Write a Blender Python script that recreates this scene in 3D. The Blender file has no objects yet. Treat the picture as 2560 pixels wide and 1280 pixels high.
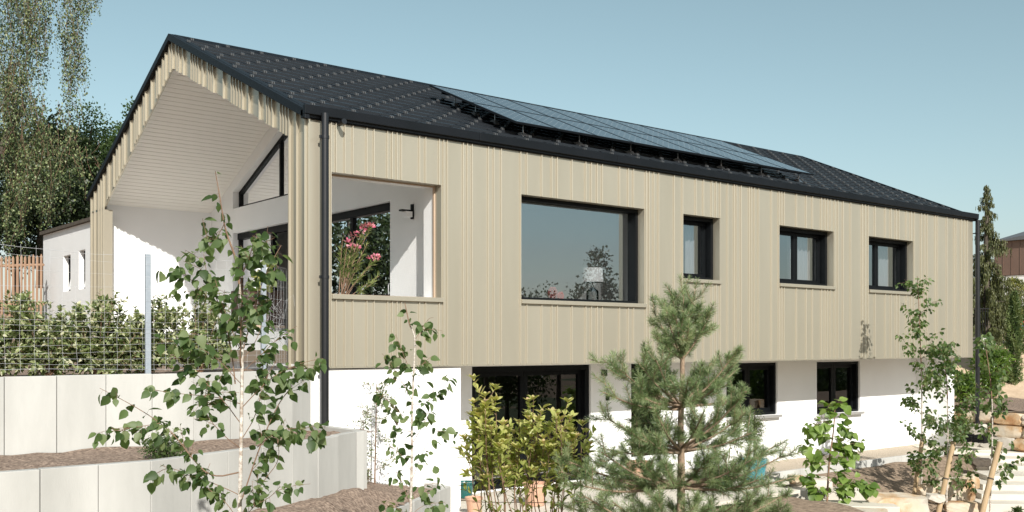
import bpy, math, random
import numpy as np
from mathutils import Vector, Matrix, noise as mnoise
R = math.radians
random.seed(7); rng = np.random.default_rng(7)
sc = bpy.context.scene; COL = sc.collection

# ------------------------------------------------------------------ camera
F = 2522.0                                   # focal length in photograph pixels (2560 wide)
D1 = np.array([0.78003881, 0.62573113]); D2 = np.array([-D1[1], D1[0]])
CP = np.array([-6.543, -12.699, 2.60])
cam = bpy.data.objects.new('camera', bpy.data.cameras.new('camera')); COL.objects.link(cam)
cam.data.sensor_width = 36; cam.data.lens = 36 * F / 2560
cam.data.shift_y = -(640 - 859) / 2560.0
cam.data.clip_end = 1000; cam.data.clip_start = 0.05
fw = np.array([D1[1], D2[1]])
cam.location = CP.tolist(); cam.rotation_euler = (R(90), 0, math.atan2(fw[1], fw[0]) - R(90))
sc.camera = cam

# ------------------------------------------------------------------ light
SUN = np.array([1.0, 2.6, -1.82]); SUN /= np.linalg.norm(SUN)
el = math.asin(-SUN[2])
w = bpy.data.worlds.new('World'); sc.world = w; w.use_nodes = True
nt = w.node_tree; bg = nt.nodes['Background']
sky = nt.nodes.new('ShaderNodeTexSky'); sky.sky_type = 'NISHITA'; sky.sun_disc = False
sky.sun_elevation = el; sky.sun_rotation = math.atan2(-SUN[0], -SUN[1])
sky.air_density = 1.0; sky.dust_density = 1.2; sky.ozone_density = 1.0
hs = nt.nodes.new('ShaderNodeHueSaturation'); hs.inputs['Saturation'].default_value = 0.76; hs.inputs['Hue'].default_value = 0.458
nt.links.new(sky.outputs[0], hs.inputs['Color']); nt.links.new(hs.outputs[0], bg.inputs[0])
bg.inputs[1].default_value = 0.090
sl = bpy.data.lights.new('sun', 'SUN'); so = bpy.data.objects.new('sun', sl); COL.objects.link(so)
sl.energy = 4.7; sl.angle = R(0.5); sl.color = (1.0, 0.965, 0.90)
so.rotation_euler = Vector(SUN.tolist()).to_track_quat('-Z', 'Y').to_euler()
sc.view_settings.view_transform = 'Standard'; sc.view_settings.look = 'None'
sc.view_settings.exposure = 0.46; sc.view_settings.gamma = 1.0
sc.cycles.max_bounces = 8; sc.cycles.transparent_max_bounces = 24

# ------------------------------------------------------------------ helpers
def at(u, v, Y):                             # photograph pixel + distance -> place in the garden
    a = (u - 1280) / F * Y
    return np.array([CP[0] + a * D1[0] + Y * D1[1], CP[1] + a * D2[0] + Y * D2[1], CP[2] + (859 - v) / F * Y])
def tag(o, label=None, cat=None, group=None, kind=None):
    if label: o['label'] = label
    if cat: o['category'] = cat
    if group: o['group'] = group
    if kind: o['kind'] = kind
    return o
def empty(name, loc, label, cat, group=None):
    o = bpy.data.objects.new(name, None); COL.objects.link(o); o.location = [float(c) for c in loc]
    o.empty_display_size = 0.2
    bpy.context.view_layer.update() if False else None
    return tag(o, label, cat, group)
def link(name, me, parent=None):
    o = bpy.data.objects.new(name, me); COL.objects.link(o)
    if parent is not None:
        o.parent = parent
        off = Vector(parent.location)
        p = parent.parent
        while p is not None: off += Vector(p.location); p = p.parent
        if off.length: me.transform(Matrix.Translation(-off))     # meshes are written in world coordinates
    return o
class MB:
    def __init__(s): s.v = []; s.f = []; s.mi = []; s.m = 0
    def add(s, vs, fs):
        b = len(s.v); s.v += [tuple(map(float, p)) for p in vs]
        for f in fs: s.f.append([b + i for i in f]); s.mi.append(s.m)
        return s
    def box(s, x0, x1, y0, y1, z0, z1):
        return s.add([(x0,y0,z0),(x1,y0,z0),(x1,y1,z0),(x0,y1,z0),(x0,y0,z1),(x1,y0,z1),(x1,y1,z1),(x0,y1,z1)],
            [(0,3,2,1),(4,5,6,7),(0,1,5,4),(1,2,6,5),(2,3,7,6),(3,0,4,7)])
    def hexa(s, a): return s.add(a, [(0,3,2,1),(4,5,6,7),(0,1,5,4),(1,2,6,5),(2,3,7,6),(3,0,4,7)])
    def prism(s, poly, ax, t0, t1):          # polygon in the two other axes, extruded along ax
        n = len(poly)
        def P(p, t):
            return (t, p[0], p[1]) if ax == 0 else ((p[0], t, p[1]) if ax == 1 else (p[0], p[1], t))
        vs = [P(p, t0) for p in poly] + [P(p, t1) for p in poly]
        return s.add(vs, [tuple(range(n)), tuple(range(2*n-1, n-1, -1))] + [(i, i+n, (i+1)%n+n, (i+1)%n) for i in range(n)])
    def tube(s, pts, rad, n=8, cap=True):
        pts = [Vector([float(c) for c in p]) for p in pts]; N = len(pts)
        if not hasattr(rad, '__len__'): rad = [rad]*N
        if len(rad) != N: rad = list(np.interp(np.linspace(0,1,N), np.linspace(0,1,len(rad)), rad))
        vs = []; up = Vector((0.3, 0.1, 1)).normalized(); prev = None
        for i, p in enumerate(pts):
            t = (pts[min(i+1, N-1)] - pts[max(i-1, 0)])
            t = t.normalized() if t.length > 1e-9 else Vector((0,0,1))
            if prev is None:
                a = t.cross(Vector((1,0,0)) if abs(t.x) < .8 else Vector((0,1,0))).normalized()
            else:
                a = (prev - t * prev.dot(t)).normalized()
            prev = a; b = t.cross(a)
            for k in range(n):
                an = 2*math.pi*k/n; vs.append(p + (a*math.cos(an) + b*math.sin(an)) * rad[i])
        fs = [(i*n+k, i*n+(k+1)%n, (i+1)*n+(k+1)%n, (i+1)*n+k) for i in range(N-1) for k in range(n)]
        if cap: fs += [tuple(range(n-1, -1, -1)), tuple((N-1)*n+k for k in range(n))]
        return s.add(vs, fs)
    def lathe(s, c, prof, n=24):             # prof: (radius, z)
        vs = []
        for r, z in prof:
            for k in range(n):
                a = 2*math.pi*k/n; vs.append((c[0]+r*math.cos(a), c[1]+r*math.sin(a), c[2]+z))
        fs = [(i*n+k, i*n+(k+1)%n, (i+1)*n+(k+1)%n, (i+1)*n+k) for i in range(len(prof)-1) for k in range(n)]
        fs += [tuple(range(n-1,-1,-1)), tuple((len(prof)-1)*n+k for k in range(n))]
        return s.add(vs, fs)
    def wall(s, x0, x1, z0, z1, holes, y0, y1, ax=1):   # wall with real openings; ax=1 wall along x, ax=0 wall along y
        xs = sorted(set([x0, x1] + [h[0] for h in holes] + [h[1] for h in holes]))
        zs = sorted(set([z0, z1] + [h[2] for h in holes] + [h[3] for h in holes]))
        def inh(x, z): return any(h[0] < x < h[1] and h[2] < z < h[3] for h in holes)
        def solid(i, j):
            if i < 0 or j < 0 or i >= len(xs)-1 or j >= len(zs)-1: return False
            return not inh((xs[i]+xs[i+1])/2, (zs[j]+zs[j+1])/2)
        P = (lambda x, y, z: (x, y, z)) if ax == 1 else (lambda x, y, z: (y, x, z))
        for i in range(len(xs)-1):
            for j in range(len(zs)-1):
                if not solid(i, j): continue
                a, b, c, d = xs[i], xs[i+1], zs[j], zs[j+1]
                s.add([P(a,y0,c),P(b,y0,c),P(b,y0,d),P(a,y0,d)], [(0,1,2,3)])
                s.add([P(a,y1,c),P(b,y1,c),P(b,y1,d),P(a,y1,d)], [(3,2,1,0)])
                if not solid(i-1,j): s.add([P(a,y0,c),P(a,y1,c),P(a,y1,d),P(a,y0,d)], [(3,2,1,0)])
                if not solid(i+1,j): s.add([P(b,y0,c),P(b,y1,c),P(b,y1,d),P(b,y0,d)], [(0,1,2,3)])
                if not solid(i,j-1): s.add([P(a,y0,c),P(b,y0,c),P(b,y1,c),P(a,y1,c)], [(3,2,1,0)])
                if not solid(i,j+1): s.add([P(a,y0,d),P(b,y0,d),P(b,y1,d),P(a,y1,d)], [(0,1,2,3)])
        return s
    def build(s, name, mats, parent=None, smooth=False, bevel=0):
        me = bpy.data.meshes.new(name); me.from_pydata(s.v, [], s.f)
        for m in (mats if isinstance(mats, (list, tuple)) else [mats]): me.materials.append(m)
        me.polygons.foreach_set('material_index', s.mi)
        if smooth:
            me.polygons.foreach_set('use_smooth', [True]*len(me.polygons))
            try: me.set_sharp_from_angle(angle=R(40))
            except Exception: pass
        me.update(); o = link(name, me, parent)
        if bevel:
            b = o.modifiers.new('bevel', 'BEVEL'); b.width = bevel; b.segments = 2; b.limit_method = 'ANGLE'
        return o

# ------------------------------------------------------------------ materials
def mat(name, col, rough=0.6, metal=0.0, col2=None, scale=5.0, bump=0.0, bscale=None, detail=6, contrast=1.0,
        stretch=(1,1,1), spec=0.5, coat=0.0):
    m = bpy.data.materials.new(name); m.use_nodes = True; n = m.node_tree; p = n.nodes['Principled BSDF']
    p.inputs['Roughness'].default_value = rough; p.inputs['Metallic'].default_value = metal
    p.inputs['Specular IOR Level'].default_value = spec
    if coat: p.inputs['Coat Weight'].default_value = coat
    p.inputs['Base Color'].default_value = (*col, 1)
    tc = n.nodes.new('ShaderNodeTexCoord'); mp = n.nodes.new('ShaderNodeMapping'); mp.inputs['Scale'].default_value = stretch
    n.links.new(tc.outputs['Object'], mp.inputs[0])
    if col2 is not None:
        t = n.nodes.new('ShaderNodeTexNoise'); t.inputs['Scale'].default_value = scale; t.inputs['Detail'].default_value = detail
        t.inputs['Roughness'].default_value = 0.6
        n.links.new(mp.outputs[0], t.inputs[0])
        r = n.nodes.new('ShaderNodeValToRGB'); h = 0.22 / contrast
        r.color_ramp.elements[0].position = 0.5 - h; r.color_ramp.elements[1].position = 0.5 + h
        r.color_ramp.elements[0].color = (*col, 1); r.color_ramp.elements[1].color = (*col2, 1)
        n.links.new(t.outputs[0], r.inputs[0]); n.links.new(r.outputs[0], p.inputs['Base Color'])
    if bump:
        t2 = n.nodes.new('ShaderNodeTexNoise'); t2.inputs['Scale'].default_value = bscale or scale*4; t2.inputs['Detail'].default_value = 5
        n.links.new(mp.outputs[0], t2.inputs[0])
        b = n.nodes.new('ShaderNodeBump'); b.inputs['Strength'].default_value = bump; b.inputs['Distance'].default_value = 0.02
        n.links.new(t2.outputs[0], b.inputs['Height']); n.links.new(b.outputs[0], p.inputs['Normal'])
    return m
def leafmat(name, cols, trans=0.35, rough=0.42, spec=0.5):
    m = bpy.data.materials.new(name); m.use_nodes = True; n = m.node_tree; p = n.nodes['Principled BSDF']
    p.inputs['Roughness'].default_value = rough; p.inputs['Specular IOR Level'].default_value = spec
    a = n.nodes.new('ShaderNodeAttribute'); a.attribute_name = 'rnd'
    r = n.nodes.new('ShaderNodeValToRGB')
    while len(r.color_ramp.elements) < len(cols): r.color_ramp.elements.new(0.5)
    for i, c in enumerate(cols):
        r.color_ramp.elements[i].position = i / (len(cols)-1); r.color_ramp.elements[i].color = (*c, 1)
    n.links.new(a.outputs['Fac'], r.inputs[0]); n.links.new(r.outputs[0], p.inputs['Base Color'])
    t = n.nodes.new('ShaderNodeBsdfTranslucent')
    mx = n.nodes.new('ShaderNodeMix'); mx.data_type = 'RGBA'; mx.blend_type = 'MULTIPLY'; mx.inputs[0].default_value = 1
    n.links.new(r.outputs[0], mx.inputs[6]); mx.inputs[7].default_value = (1.6, 1.9, 0.7, 1)
    n.links.new(mx.outputs[2], t.inputs[0])
    ms = n.nodes.new('ShaderNodeMixShader'); ms.inputs[0].default_value = trans
    n.links.new(p.outputs[0], ms.inputs[1]); n.links.new(t.outputs[0], ms.inputs[2])
    n.links.new(ms.outputs[0], n.nodes['Material Output'].inputs[0])
    return m
def glassmat(name, refl=0.16, tint=(0.86, 0.9, 0.9), gain=1.9, gc=(0.95,0.97,1)):
    m = bpy.data.materials.new(name); m.use_nodes = True; n = m.node_tree
    n.nodes.remove(n.nodes['Principled BSDF'])
    tr = n.nodes.new('ShaderNodeBsdfTransparent'); tr.inputs[0].default_value = (*tint, 1)
    gl = n.nodes.new('ShaderNodeBsdfGlossy'); gl.inputs['Roughness'].default_value = 0.0; gl.inputs[0].default_value = (*gc,1)
    fr = n.nodes.new('ShaderNodeFresnel'); fr.inputs[0].default_value = 1.5
    mu = n.nodes.new('ShaderNodeMath'); mu.operation = 'MULTIPLY_ADD'; mu.inputs[1].default_value = gain; mu.inputs[2].default_value = refl; mu.use_clamp = True
    n.links.new(fr.outputs[0], mu.inputs[0])
    ms = n.nodes.new('ShaderNodeMixShader'); n.links.new(mu.outputs[0], ms.inputs[0])
    n.links.new(tr.outputs[0], ms.inputs[1]); n.links.new(gl.outputs[0], ms.inputs[2])
    n.links.new(ms.outputs[0], n.nodes['Material Output'].inputs[0])
    return m
M = {}
M['tan'] = mat('coated_metal', (0.400,0.365,0.286), 0.36, 0.5, (0.445,0.408,0.325), 1.2, 0.30, 0.9, stretch=(1.4,1,.20), detail=3, spec=0.5)
M['seam'] = mat('standing_seam_metal', (0.415,0.380,0.298), 0.32, 0.4, spec=0.5)
M['tansoffit'] = mat('soffit_boards', (0.80,0.77,0.71), 0.45, 0, (0.82,0.79,0.73), 1.5)
M['white'] = mat('white_render', (0.76,0.76,0.75), 0.9, 0, (0.80,0.80,0.79), 1.2, 0.25, 160, spec=0.2)
M['inner'] = mat('interior_paint', (0.78,0.79,0.79), 0.9, 0, (0.81,0.82,0.82), 1.0, spec=0.2)
M['innerdark'] = mat('interior_shade_tone', (0.06,0.058,0.055), 0.8)  # near black wall colour carries the dimness of the lower rooms
M['innerfloor'] = mat('interior_floor', (0.30,0.24,0.18), 0.6)
M['black'] = mat('anthracite_frame', (0.004,0.005,0.006), 0.5, 0, (0.006,0.007,0.008), 4, spec=.14)
M['roof'] = mat('coated_roof_tiles', (0.010,0.012,0.015), 0.42, 0, (0.016,0.019,0.023), 1.3, 0.12, 30, spec=0.3)
M['clip'] = mat('snow_guard_metal', (0.095,0.098,0.10), 0.3, 0.2)
M['fascia'] = mat('fascia_metal', (0.006,0.008,0.010), 0.48, 0, (0.009,0.011,0.014), 2, spec=0.16)
M['pipe'] = mat('downpipe_metal', (0.008,0.009,0.011), 0.32, 0, (0.012,0.013,0.015), 3, spec=0.5)
M['concrete'] = mat('concrete', (0.36,0.357,0.333), 0.85, 0, (0.51,0.505,0.475), 1.7, 0.08, 90, detail=10, stretch=(1,1,.25))
_n = M['concrete'].node_tree; _oi = _n.nodes.new('ShaderNodeObjectInfo'); _p = _n.nodes['Principled BSDF']; _src = _p.inputs['Base Color'].links[0].from_socket
_mr = _n.nodes.new('ShaderNodeMapRange'); _mr.inputs[3].default_value = .86; _mr.inputs[4].default_value = 1.04; _n.links.new(_oi.outputs['Random'], _mr.inputs[0])
_hv = _n.nodes.new('ShaderNodeHueSaturation'); _n.links.new(_src, _hv.inputs['Color']); _n.links.new(_mr.outputs[0], _hv.inputs['Value']); _n.links.new(_hv.outputs[0], _p.inputs['Base Color'])
M['slab'] = mat('pale_paving', (0.50,0.46,0.39), 0.85, 0, (0.60,0.56,0.48), 2.2, 0.2, 60, detail=10)
M['soil'] = mat('bark_mulch', (0.09,0.062,0.048), 0.95, 0, (0.38,0.29,0.225), 26, 1.0, 30, detail=12, contrast=1.2, spec=0.15)
M['earth'] = mat('earth', (0.12,0.088,0.062), 0.95, 0, (0.34,0.26,0.19), 9, 1.0, 18, detail=12, contrast=1.0, spec=0.15)
M['sand'] = mat('sandy_earth', (0.42,0.31,0.21), 0.95, 0, (0.58,0.45,0.32), 3.5, 0.8, 14, detail=12, spec=0.15)
M['gravel'] = mat('gravel', (0.26,0.21,0.16), 0.95, 0, (0.62,0.54,0.43), 38, 1.0, 45, detail=8, contrast=1.1, spec=0.2)
M['bark'] = mat('birch_bark', (0.30,0.24,0.19), 0.85, 0, (0.62,0.58,0.52), 26, 0.3, stretch=(1,1,1.6), contrast=1.6)
M['twig'] = mat('brown_twig', (0.13,0.075,0.045), 0.75, 0, (0.24,0.15,0.095), 12)
M['darkbark'] = mat('dark_bark', (0.05,0.04,0.03), 0.9, 0, (0.10,0.08,0.06), 8, .4)
M['pinebark'] = mat('pine_bark', (0.17,0.115,0.075), 0.85, 0, (0.34,0.25,0.17), 25, .5, stretch=(1,1,.5))
M['stake'] = mat('round_wood', (0.32,0.225,0.125), 0.8, 0, (0.45,0.33,0.20), 4, .2, stretch=(3,3,.4))
M['picket'] = mat('picket_wood', (0.27,0.165,0.105), 0.75, 0, (0.36,0.235,0.155), 5, .2, stretch=(3,3,.4))
M['wood'] = mat('raw_wood', (0.36,0.27,0.19), 0.7, 0, (0.44,0.33,0.24), 6, stretch=(4,4,.5))
def stonemat(name, cols, sc_=1.6):
    m = mat(name, cols[0], .85, 0, cols[1], sc_, .9, 6, detail=12, spec=.3); n = m.node_tree
    r = [x for x in n.nodes if x.bl_idname == 'ShaderNodeValToRGB'][0]
    while len(r.color_ramp.elements) < len(cols): r.color_ramp.elements.new(.5)
    for i, c in enumerate(cols): r.color_ramp.elements[i].position = .30 + .42*i/(len(cols)-1); r.color_ramp.elements[i].color = (*c,1)
    oi = n.nodes.new('ShaderNodeObjectInfo'); t = [x for x in n.nodes if x.bl_idname == 'ShaderNodeTexNoise'][0]
    t.noise_dimensions = '4D'; mm = n.nodes.new('ShaderNodeMath'); mm.operation = 'MULTIPLY'; mm.inputs[1].default_value = 20
    n.links.new(oi.outputs['Random'], mm.inputs[0]); n.links.new(mm.outputs[0], t.inputs['W']); return m
M['stone'] = stonemat('rust_stone', [(.24,.21,.18),(.50,.45,.37),(.52,.43,.32),(.44,.29,.16),(.32,.16,.07),(.42,.33,.24)])
M['oldstone'] = mat('rust_stone', (0.50,0.42,0.31), 0.85, 0, (0.46,0.22,0.075), 2.4, 0.9, 7, detail=12, contrast=1.3, spec=.3)
M['greystone'] = mat('grey_stone', (0.42,0.40,0.36), 0.85, 0, (0.56,0.50,0.42), 2.0, 0.9, 6, detail=12, spec=.3)
M['galv'] = mat('galvanised_steel', (0.28,0.32,0.36), 0.45, 0.3, (0.36,0.40,0.44), 12)
M['wire'] = mat('fence_wire', (0.62,0.63,0.64), 0.35, 0.3)
M['alu'] = mat('aluminium', (0.60,0.60,0.60), 0.35, 0.7)
M['brown'] = mat('brown_metal', (0.135,0.085,0.065), 0.5, 0, (0.165,0.105,0.08), 1.0)
M['brownroof'] = mat('patina_roof', (0.085,0.085,0.085), 0.5, 0, (0.11,0.11,0.11), 1.0)
M['terra'] = mat('terracotta', (0.46,0.26,0.17), 0.8, 0, (0.54,0.34,0.24), 6, .2)
M['teal'] = mat('teal_glaze', (0.010,0.085,0.080), 0.2, 0, (0.015,0.11,0.10), 4, coat=.5)
M['blue'] = mat('blue_glaze', (0.02,0.17,0.23), 0.2, 0, (0.04,0.24,0.30), 4, coat=.5)
M['shade'] = mat('white_lampshade', (0.8,0.8,0.8), 0.8)
M['pink'] = mat('pink_fabric', (0.62,0.25,0.25), 0.9, 0, (0.68,0.3,0.3), 30)
M['red'] = mat('red_ceramic', (0.55,0.05,0.05), 0.3)
M['ornpink'] = mat('dusty_pink_ceramic', (0.42,0.12,0.13), 0.4)
M['cart'] = mat('dark_brown_panel', (0.040,0.020,0.014), 0.5, 0, (0.06,0.032,0.022), 8)
M['orange'] = mat('orange_plastic', (0.65,0.16,0.06), 0.5)
M['curtain'] = mat('sheer_curtain', (0.30,0.30,0.31), 0.9, 0, (0.40,0.40,0.41), 60, stretch=(1,1,.05))
M['signred'] = mat('sign_red', (0.65,0.03,0.05), 0.4); M['signblue'] = mat('sign_blue', (0.02,0.09,0.45), 0.4)
M['glass'] = glassmat('window_glass', 0.30, (0.95,0.97,0.98), 1.9, (0.76,0.87,0.92))
M['glassdark'] = glassmat('tinted_glass', 0.04, (0.6,0.62,0.6), 1.5)
M['lampglass'] = glassmat('clear_glass', 0.05, (0.8,0.84,0.84), 1.2)
M['birch'] = leafmat('birch_leaves', [(0.038,0.070,0.022),(0.070,0.115,0.038),(0.115,0.165,0.065),(0.19,0.23,0.11)], .45, .5, .4)
M['hedge'] = leafmat('hedge_leaves', [(0.045,0.07,0.022),(0.15,0.19,0.068),(0.29,0.32,0.15),(0.50,0.48,0.34)], 0.25, 0.35)
M['pine'] = leafmat('pine_needles', [(0.05,0.085,0.03),(0.125,0.18,0.075),(0.23,0.29,0.145),(0.40,0.42,0.25)], 0.25, 0.4)
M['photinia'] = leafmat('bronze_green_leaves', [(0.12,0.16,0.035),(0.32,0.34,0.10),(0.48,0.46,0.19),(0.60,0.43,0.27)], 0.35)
M['sapling'] = leafmat('bright_leaves', [(0.065,0.12,0.022),(0.14,0.21,0.045),(0.21,0.29,0.075)], 0.35)
M['weep'] = leafmat('weeping_birch_leaves', [(0.018,0.030,0.010),(0.060,0.092,0.030),(0.13,0.165,0.062),(0.25,0.28,0.13)], 0.12, .5)
M['darkleaf'] = leafmat('dark_tree_leaves', [(0.012,0.022,0.008),(0.028,0.045,0.015),(0.06,0.085,0.03)], 0.2, .5)
M['midleaf'] = leafmat('mid_green_leaves', [(0.03,0.055,0.014),(0.06,0.10,0.025),(0.12,0.16,0.045)], 0.3, .5)
M['conifer'] = leafmat('conifer_sprays', [(0.045,0.055,0.018),(0.09,0.10,0.035),(0.15,0.155,0.06)], 0.2, .6)
M['yew'] = leafmat('yew_leaves', [(0.04,0.055,0.01),(0.12,0.13,0.03),(0.22,0.21,0.06)], 0.2, .6)
M['cypress'] = leafmat('cypress_sprays', [(0.035,0.065,0.020),(0.08,0.12,0.036),(0.16,0.19,0.07)], 0.2, .6)
M['bush'] = leafmat('glossy_bush_leaves', [(0.04,0.08,0.014),(0.11,0.18,0.03),(0.23,0.30,0.07)], 0.3, .3)
M['oleander'] = leafmat('oleander_leaves', [(0.07,0.10,0.03),(0.15,0.19,0.06),(0.26,0.28,0.12)], 0.3)
M['flower'] = leafmat('pink_petals', [(0.50,0.10,0.20),(0.66,0.20,0.32),(0.78,0.42,0.50)], 0.3)
M['finegreen'] = leafmat('fine_green_leaves', [(0.04,0.06,0.02),(0.09,0.12,0.035),(0.17,0.19,0.08)], 0.3)
M['cloth'] = mat('grass_green', (0.025,0.042,0.012), 0.95, 0, (0.07,0.095,0.03), 3, .8, 30)

# ------------------------------------------------------------------ foliage core
def T_leaf(wd=0.8, fold=0.10, tipz=-0.12, shape=(0.55, 1.0, 0.62)):
    c = [(0,0,0),(0,.26,-.0),(0,.60,tipz*.3),(0,1,tipz)]
    s = [(.5*wd*shape[0],.05,fold*.5),(.5*wd*shape[1],.28,fold),(.5*wd*(shape[1]*.35+shape[2]*.65),.56,fold*.8+tipz*.2),(.5*wd*shape[2]*.52,.80,fold*.4+tipz*.5)]
    v = c + s + [(-x,y,z) for x,y,z in s]
    f = [(0,4,5,1),(1,5,6,2),(2,6,7,3),(0,1,9,8),(1,2,10,9),(2,3,11,10)]
    return np.array(v, float), f
T_DIAM = (np.array([(0,0,0),(.36,.42,.08),(0,1,0),(-.36,.42,.08)], float), [(0,1,2),(0,2,3)])
T_QUAD = (np.array([(0,0,0),(.38,.45,.0),(0,1,0),(-.38,.45,.0)], float), [(0,1,2,3)])
T_NEED = (np.array([(-.016,0,0),(.016,0,0),(.010,1,0),(-.010,1,0)], float), [(0,1,2,3)])
T_LANCE = T_leaf(.26, .03, -.10, (.5, 1, .75)); T_BIRCH = T_leaf(.74, .09, -.14, (.55, 1.0, .78))
T_OVAL = T_leaf(.46, .07, -.10, (.55, 1, .8)); T_OBOV = T_leaf(.42, .06, -.12, (.35, .88, 1.1)); T_ROUND = T_leaf(1.0, .10, -.25, (.72, 1.05, .80))
T_FROND = (np.array([(-.10,0,0),(.10,0,0),(.16,.5,0),(.0,1,0),(-.16,.5,0)], float), [(0,1,2,3,4)])
def unit(a):
    return a / np.maximum(np.linalg.norm(a, axis=-1, keepdims=True), 1e-9)
def instance_mesh(name, tpl, pos, d, nrm, size, material, parent=None, rnd=None):
    tv, tf = tpl; N = len(pos); pos = np.asarray(pos, float); size = np.asarray(size, float).reshape(-1)
    if size.size == 1: size = np.full(N, size[0])
    y = unit(np.asarray(d, float)); z = np.asarray(nrm, float); z = unit(z - y * np.sum(z*y, -1, keepdims=True)); x = np.cross(y, z)
    V = (pos[:,None,:] + size[:,None,None] * (tv[None,:,0:1]*x[:,None,:] + tv[None,:,1:2]*y[:,None,:] + tv[None,:,2:3]*z[:,None,:])).reshape(-1,3)
    k = len(tv); lt = np.array([len(f) for f in tf]); li = np.concatenate([np.array(f) for f in tf])
    loops = (li[None,:] + (np.arange(N)*k)[:,None]).reshape(-1)
    tot = np.tile(lt, N); st = np.concatenate([[0], np.cumsum(tot)[:-1]])
    me = bpy.data.meshes.new(name); me.vertices.add(len(V)); me.vertices.foreach_set('co', V.reshape(-1).astype(np.float32))
    me.loops.add(len(loops)); me.loops.foreach_set('vertex_index', loops.astype(np.int32))
    me.polygons.add(len(tot)); me.polygons.foreach_set('loop_start', st.astype(np.int32)); me.polygons.foreach_set('loop_total', tot.astype(np.int32))
    me.update(calc_edges=True)
    if rnd is None: rnd = rng.random(N)
    a = me.attributes.new('rnd', 'FLOAT', 'FACE'); a.data.foreach_set('value', np.repeat(np.clip(rnd,0,1), len(tf)).astype(np.float32))
    me.polygons.foreach_set('use_smooth', np.ones(len(tot), bool))
    me.materials.append(material)
    return link(name, me, parent)
def rdir(n, down=0.0):
    v = rng.normal(size=(n,3)); v = unit(v); v[:,2] -= down; return unit(v)
def along(pts, n, t0=0.0, t1=1.0):
    pts = np.asarray(pts, float); seg = np.linalg.norm(np.diff(pts, axis=0), axis=1); L = np.concatenate([[0], np.cumsum(seg)])
    t = (t0 + (t1-t0)*np.sort(rng.random(n))) * L[-1]
    i = np.clip(np.searchsorted(L, t, side='right')-1, 0, len(seg)-1)
    f = ((t - L[i]) / np.maximum(seg[i],1e-9))[:,None]
    return pts[i]*(1-f) + pts[i+1]*f, unit(pts[i+1]-pts[i]), t/L[-1]
def smooth(pts, k=2):
    p = np.asarray(pts, float)
    for _ in range(k):
        q = [p[0]]
        for i in range(len(p)-1): q += [p[i]*.75+p[i+1]*.25, p[i]*.25+p[i+1]*.75]
        q.append(p[-1]); p = np.array(q)
    return p
def clumpy(n, c, r, seed, thr=0.0):          # points in an ellipsoid with noisy gaps
    out = []; c = np.asarray(c, float); r = np.asarray(r, float); got = 0
    while got < n:
        q = rng.normal(size=(n,3)); q = unit(q) * (rng.random((n,1))**0.45)
        w_ = [mnoise.noise(Vector((p*r*1.1 + seed).tolist())) for p in q]
        q = q[np.array(w_) > thr]; out.append(q); got += len(q)
        if len(out) > 12: break
    q = np.concatenate(out)[:n]; return c + q*r, q
# ------------------------------------------------------------------ THE SETTING
def fbm(x, y, s, seed=0): return mnoise.fractal(Vector((x*s+seed, y*s-seed, seed*.37)), 1.0, 2.0, 4)
def grid(name, xs, ys, zf, material, keep=None, label=None):
    xs = np.asarray(xs); ys = np.asarray(ys); nx, ny = len(xs), len(ys)
    v = [(x, y, zf(x, y)) for y in ys for x in xs]
    f = [(j*nx+i, j*nx+i+1, (j+1)*nx+i+1, (j+1)*nx+i) for j in range(ny-1) for i in range(nx-1)
         if keep is None or keep((xs[i]+xs[i+1])/2, (ys[j]+ys[j+1])/2)]
    me = bpy.data.meshes.new(name); me.from_pydata(v, [], f); me.materials.append(material)
    me.polygons.foreach_set('use_smooth', [True]*len(me.polygons)); me.update()
    return tag(link(name, me), kind='structure')
def strip(name, A, B, n, m, zf, material):
    A = np.asarray(A, float); B = np.asarray(B, float)
    def res(P):
        seg = np.linalg.norm(np.diff(P, axis=0), axis=1); L = np.concatenate([[0], np.cumsum(seg)]); t = np.linspace(0, L[-1], n)
        return np.array([[np.interp(tt, L, P[:,0]), np.interp(tt, L, P[:,1])] for tt in t])
    a, b = res(A), res(B); v = []; f = []
    for j in range(m):
        s = j/(m-1)
        for i in range(n):
            x, y = a[i]*(1-s)+b[i]*s; v.append((x, y, zf(x, y, s)))
    f = [(j*n+i, j*n+i+1, (j+1)*n+i+1, (j+1)*n+i) for j in range(m-1) for i in range(n-1)]
    me = bpy.data.meshes.new(name); me.from_pydata(v, [], f); me.materials.append(material)
    me.polygons.foreach_set('use_smooth', [True]*len(me.polygons)); me.update()
    return tag(link(name, me), kind='structure')
def g_low(x, y):
    s = max(0.0, -0.1 - y)
    base = -0.16 - 0.30*min(s, 3.0) - 0.05*max(0, min(s-3, 6)) if x > 9.6 else -0.10 - 0.10*min(max(0, s-2.6), 6)
    if 8.6 < x <= 9.6:
        b2 = -0.16 - 0.30*min(s, 3.0) - 0.05*max(0, min(s-3, 6)); base = base*(9.6-x) + b2*(x-8.6)
    return base + 0.05*fbm(x, y, .9, 3)
grid('ground', np.concatenate([[-160,-80,-40,-20], np.arange(-12, 24, .3), [30,40,60,90,160,300]]),
     np.concatenate([[-300,-160,-90,-50,-30,-20], np.arange(-14, 2.2, .3)]), g_low, M['earth'])
grid('meadow', np.concatenate([[-160,-60], np.arange(-30,70,4), [120,300]]), [-300,-120,-60,-40,-30,-24,-20,-17], lambda x,y: g_low(x,y)+.03+.2*fbm(x,y,.12,5), M['cloth'])
UP = [(-60,-0.95), (-4.6,-0.92), (-2.45,-0.86), (-2.0,-0.80), (-0.9,-0.56), (-0.33,-0.31), (0.04,-0.04)]
LOW = [(-30,-3.08), (-4.5,-3.06), (-3.3,-3.08), (-2.42,-2.72), (-1.66,-2.42), (-1.3,-2.25), (-0.88,-2.03), (-0.08,-1.5)]
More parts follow.
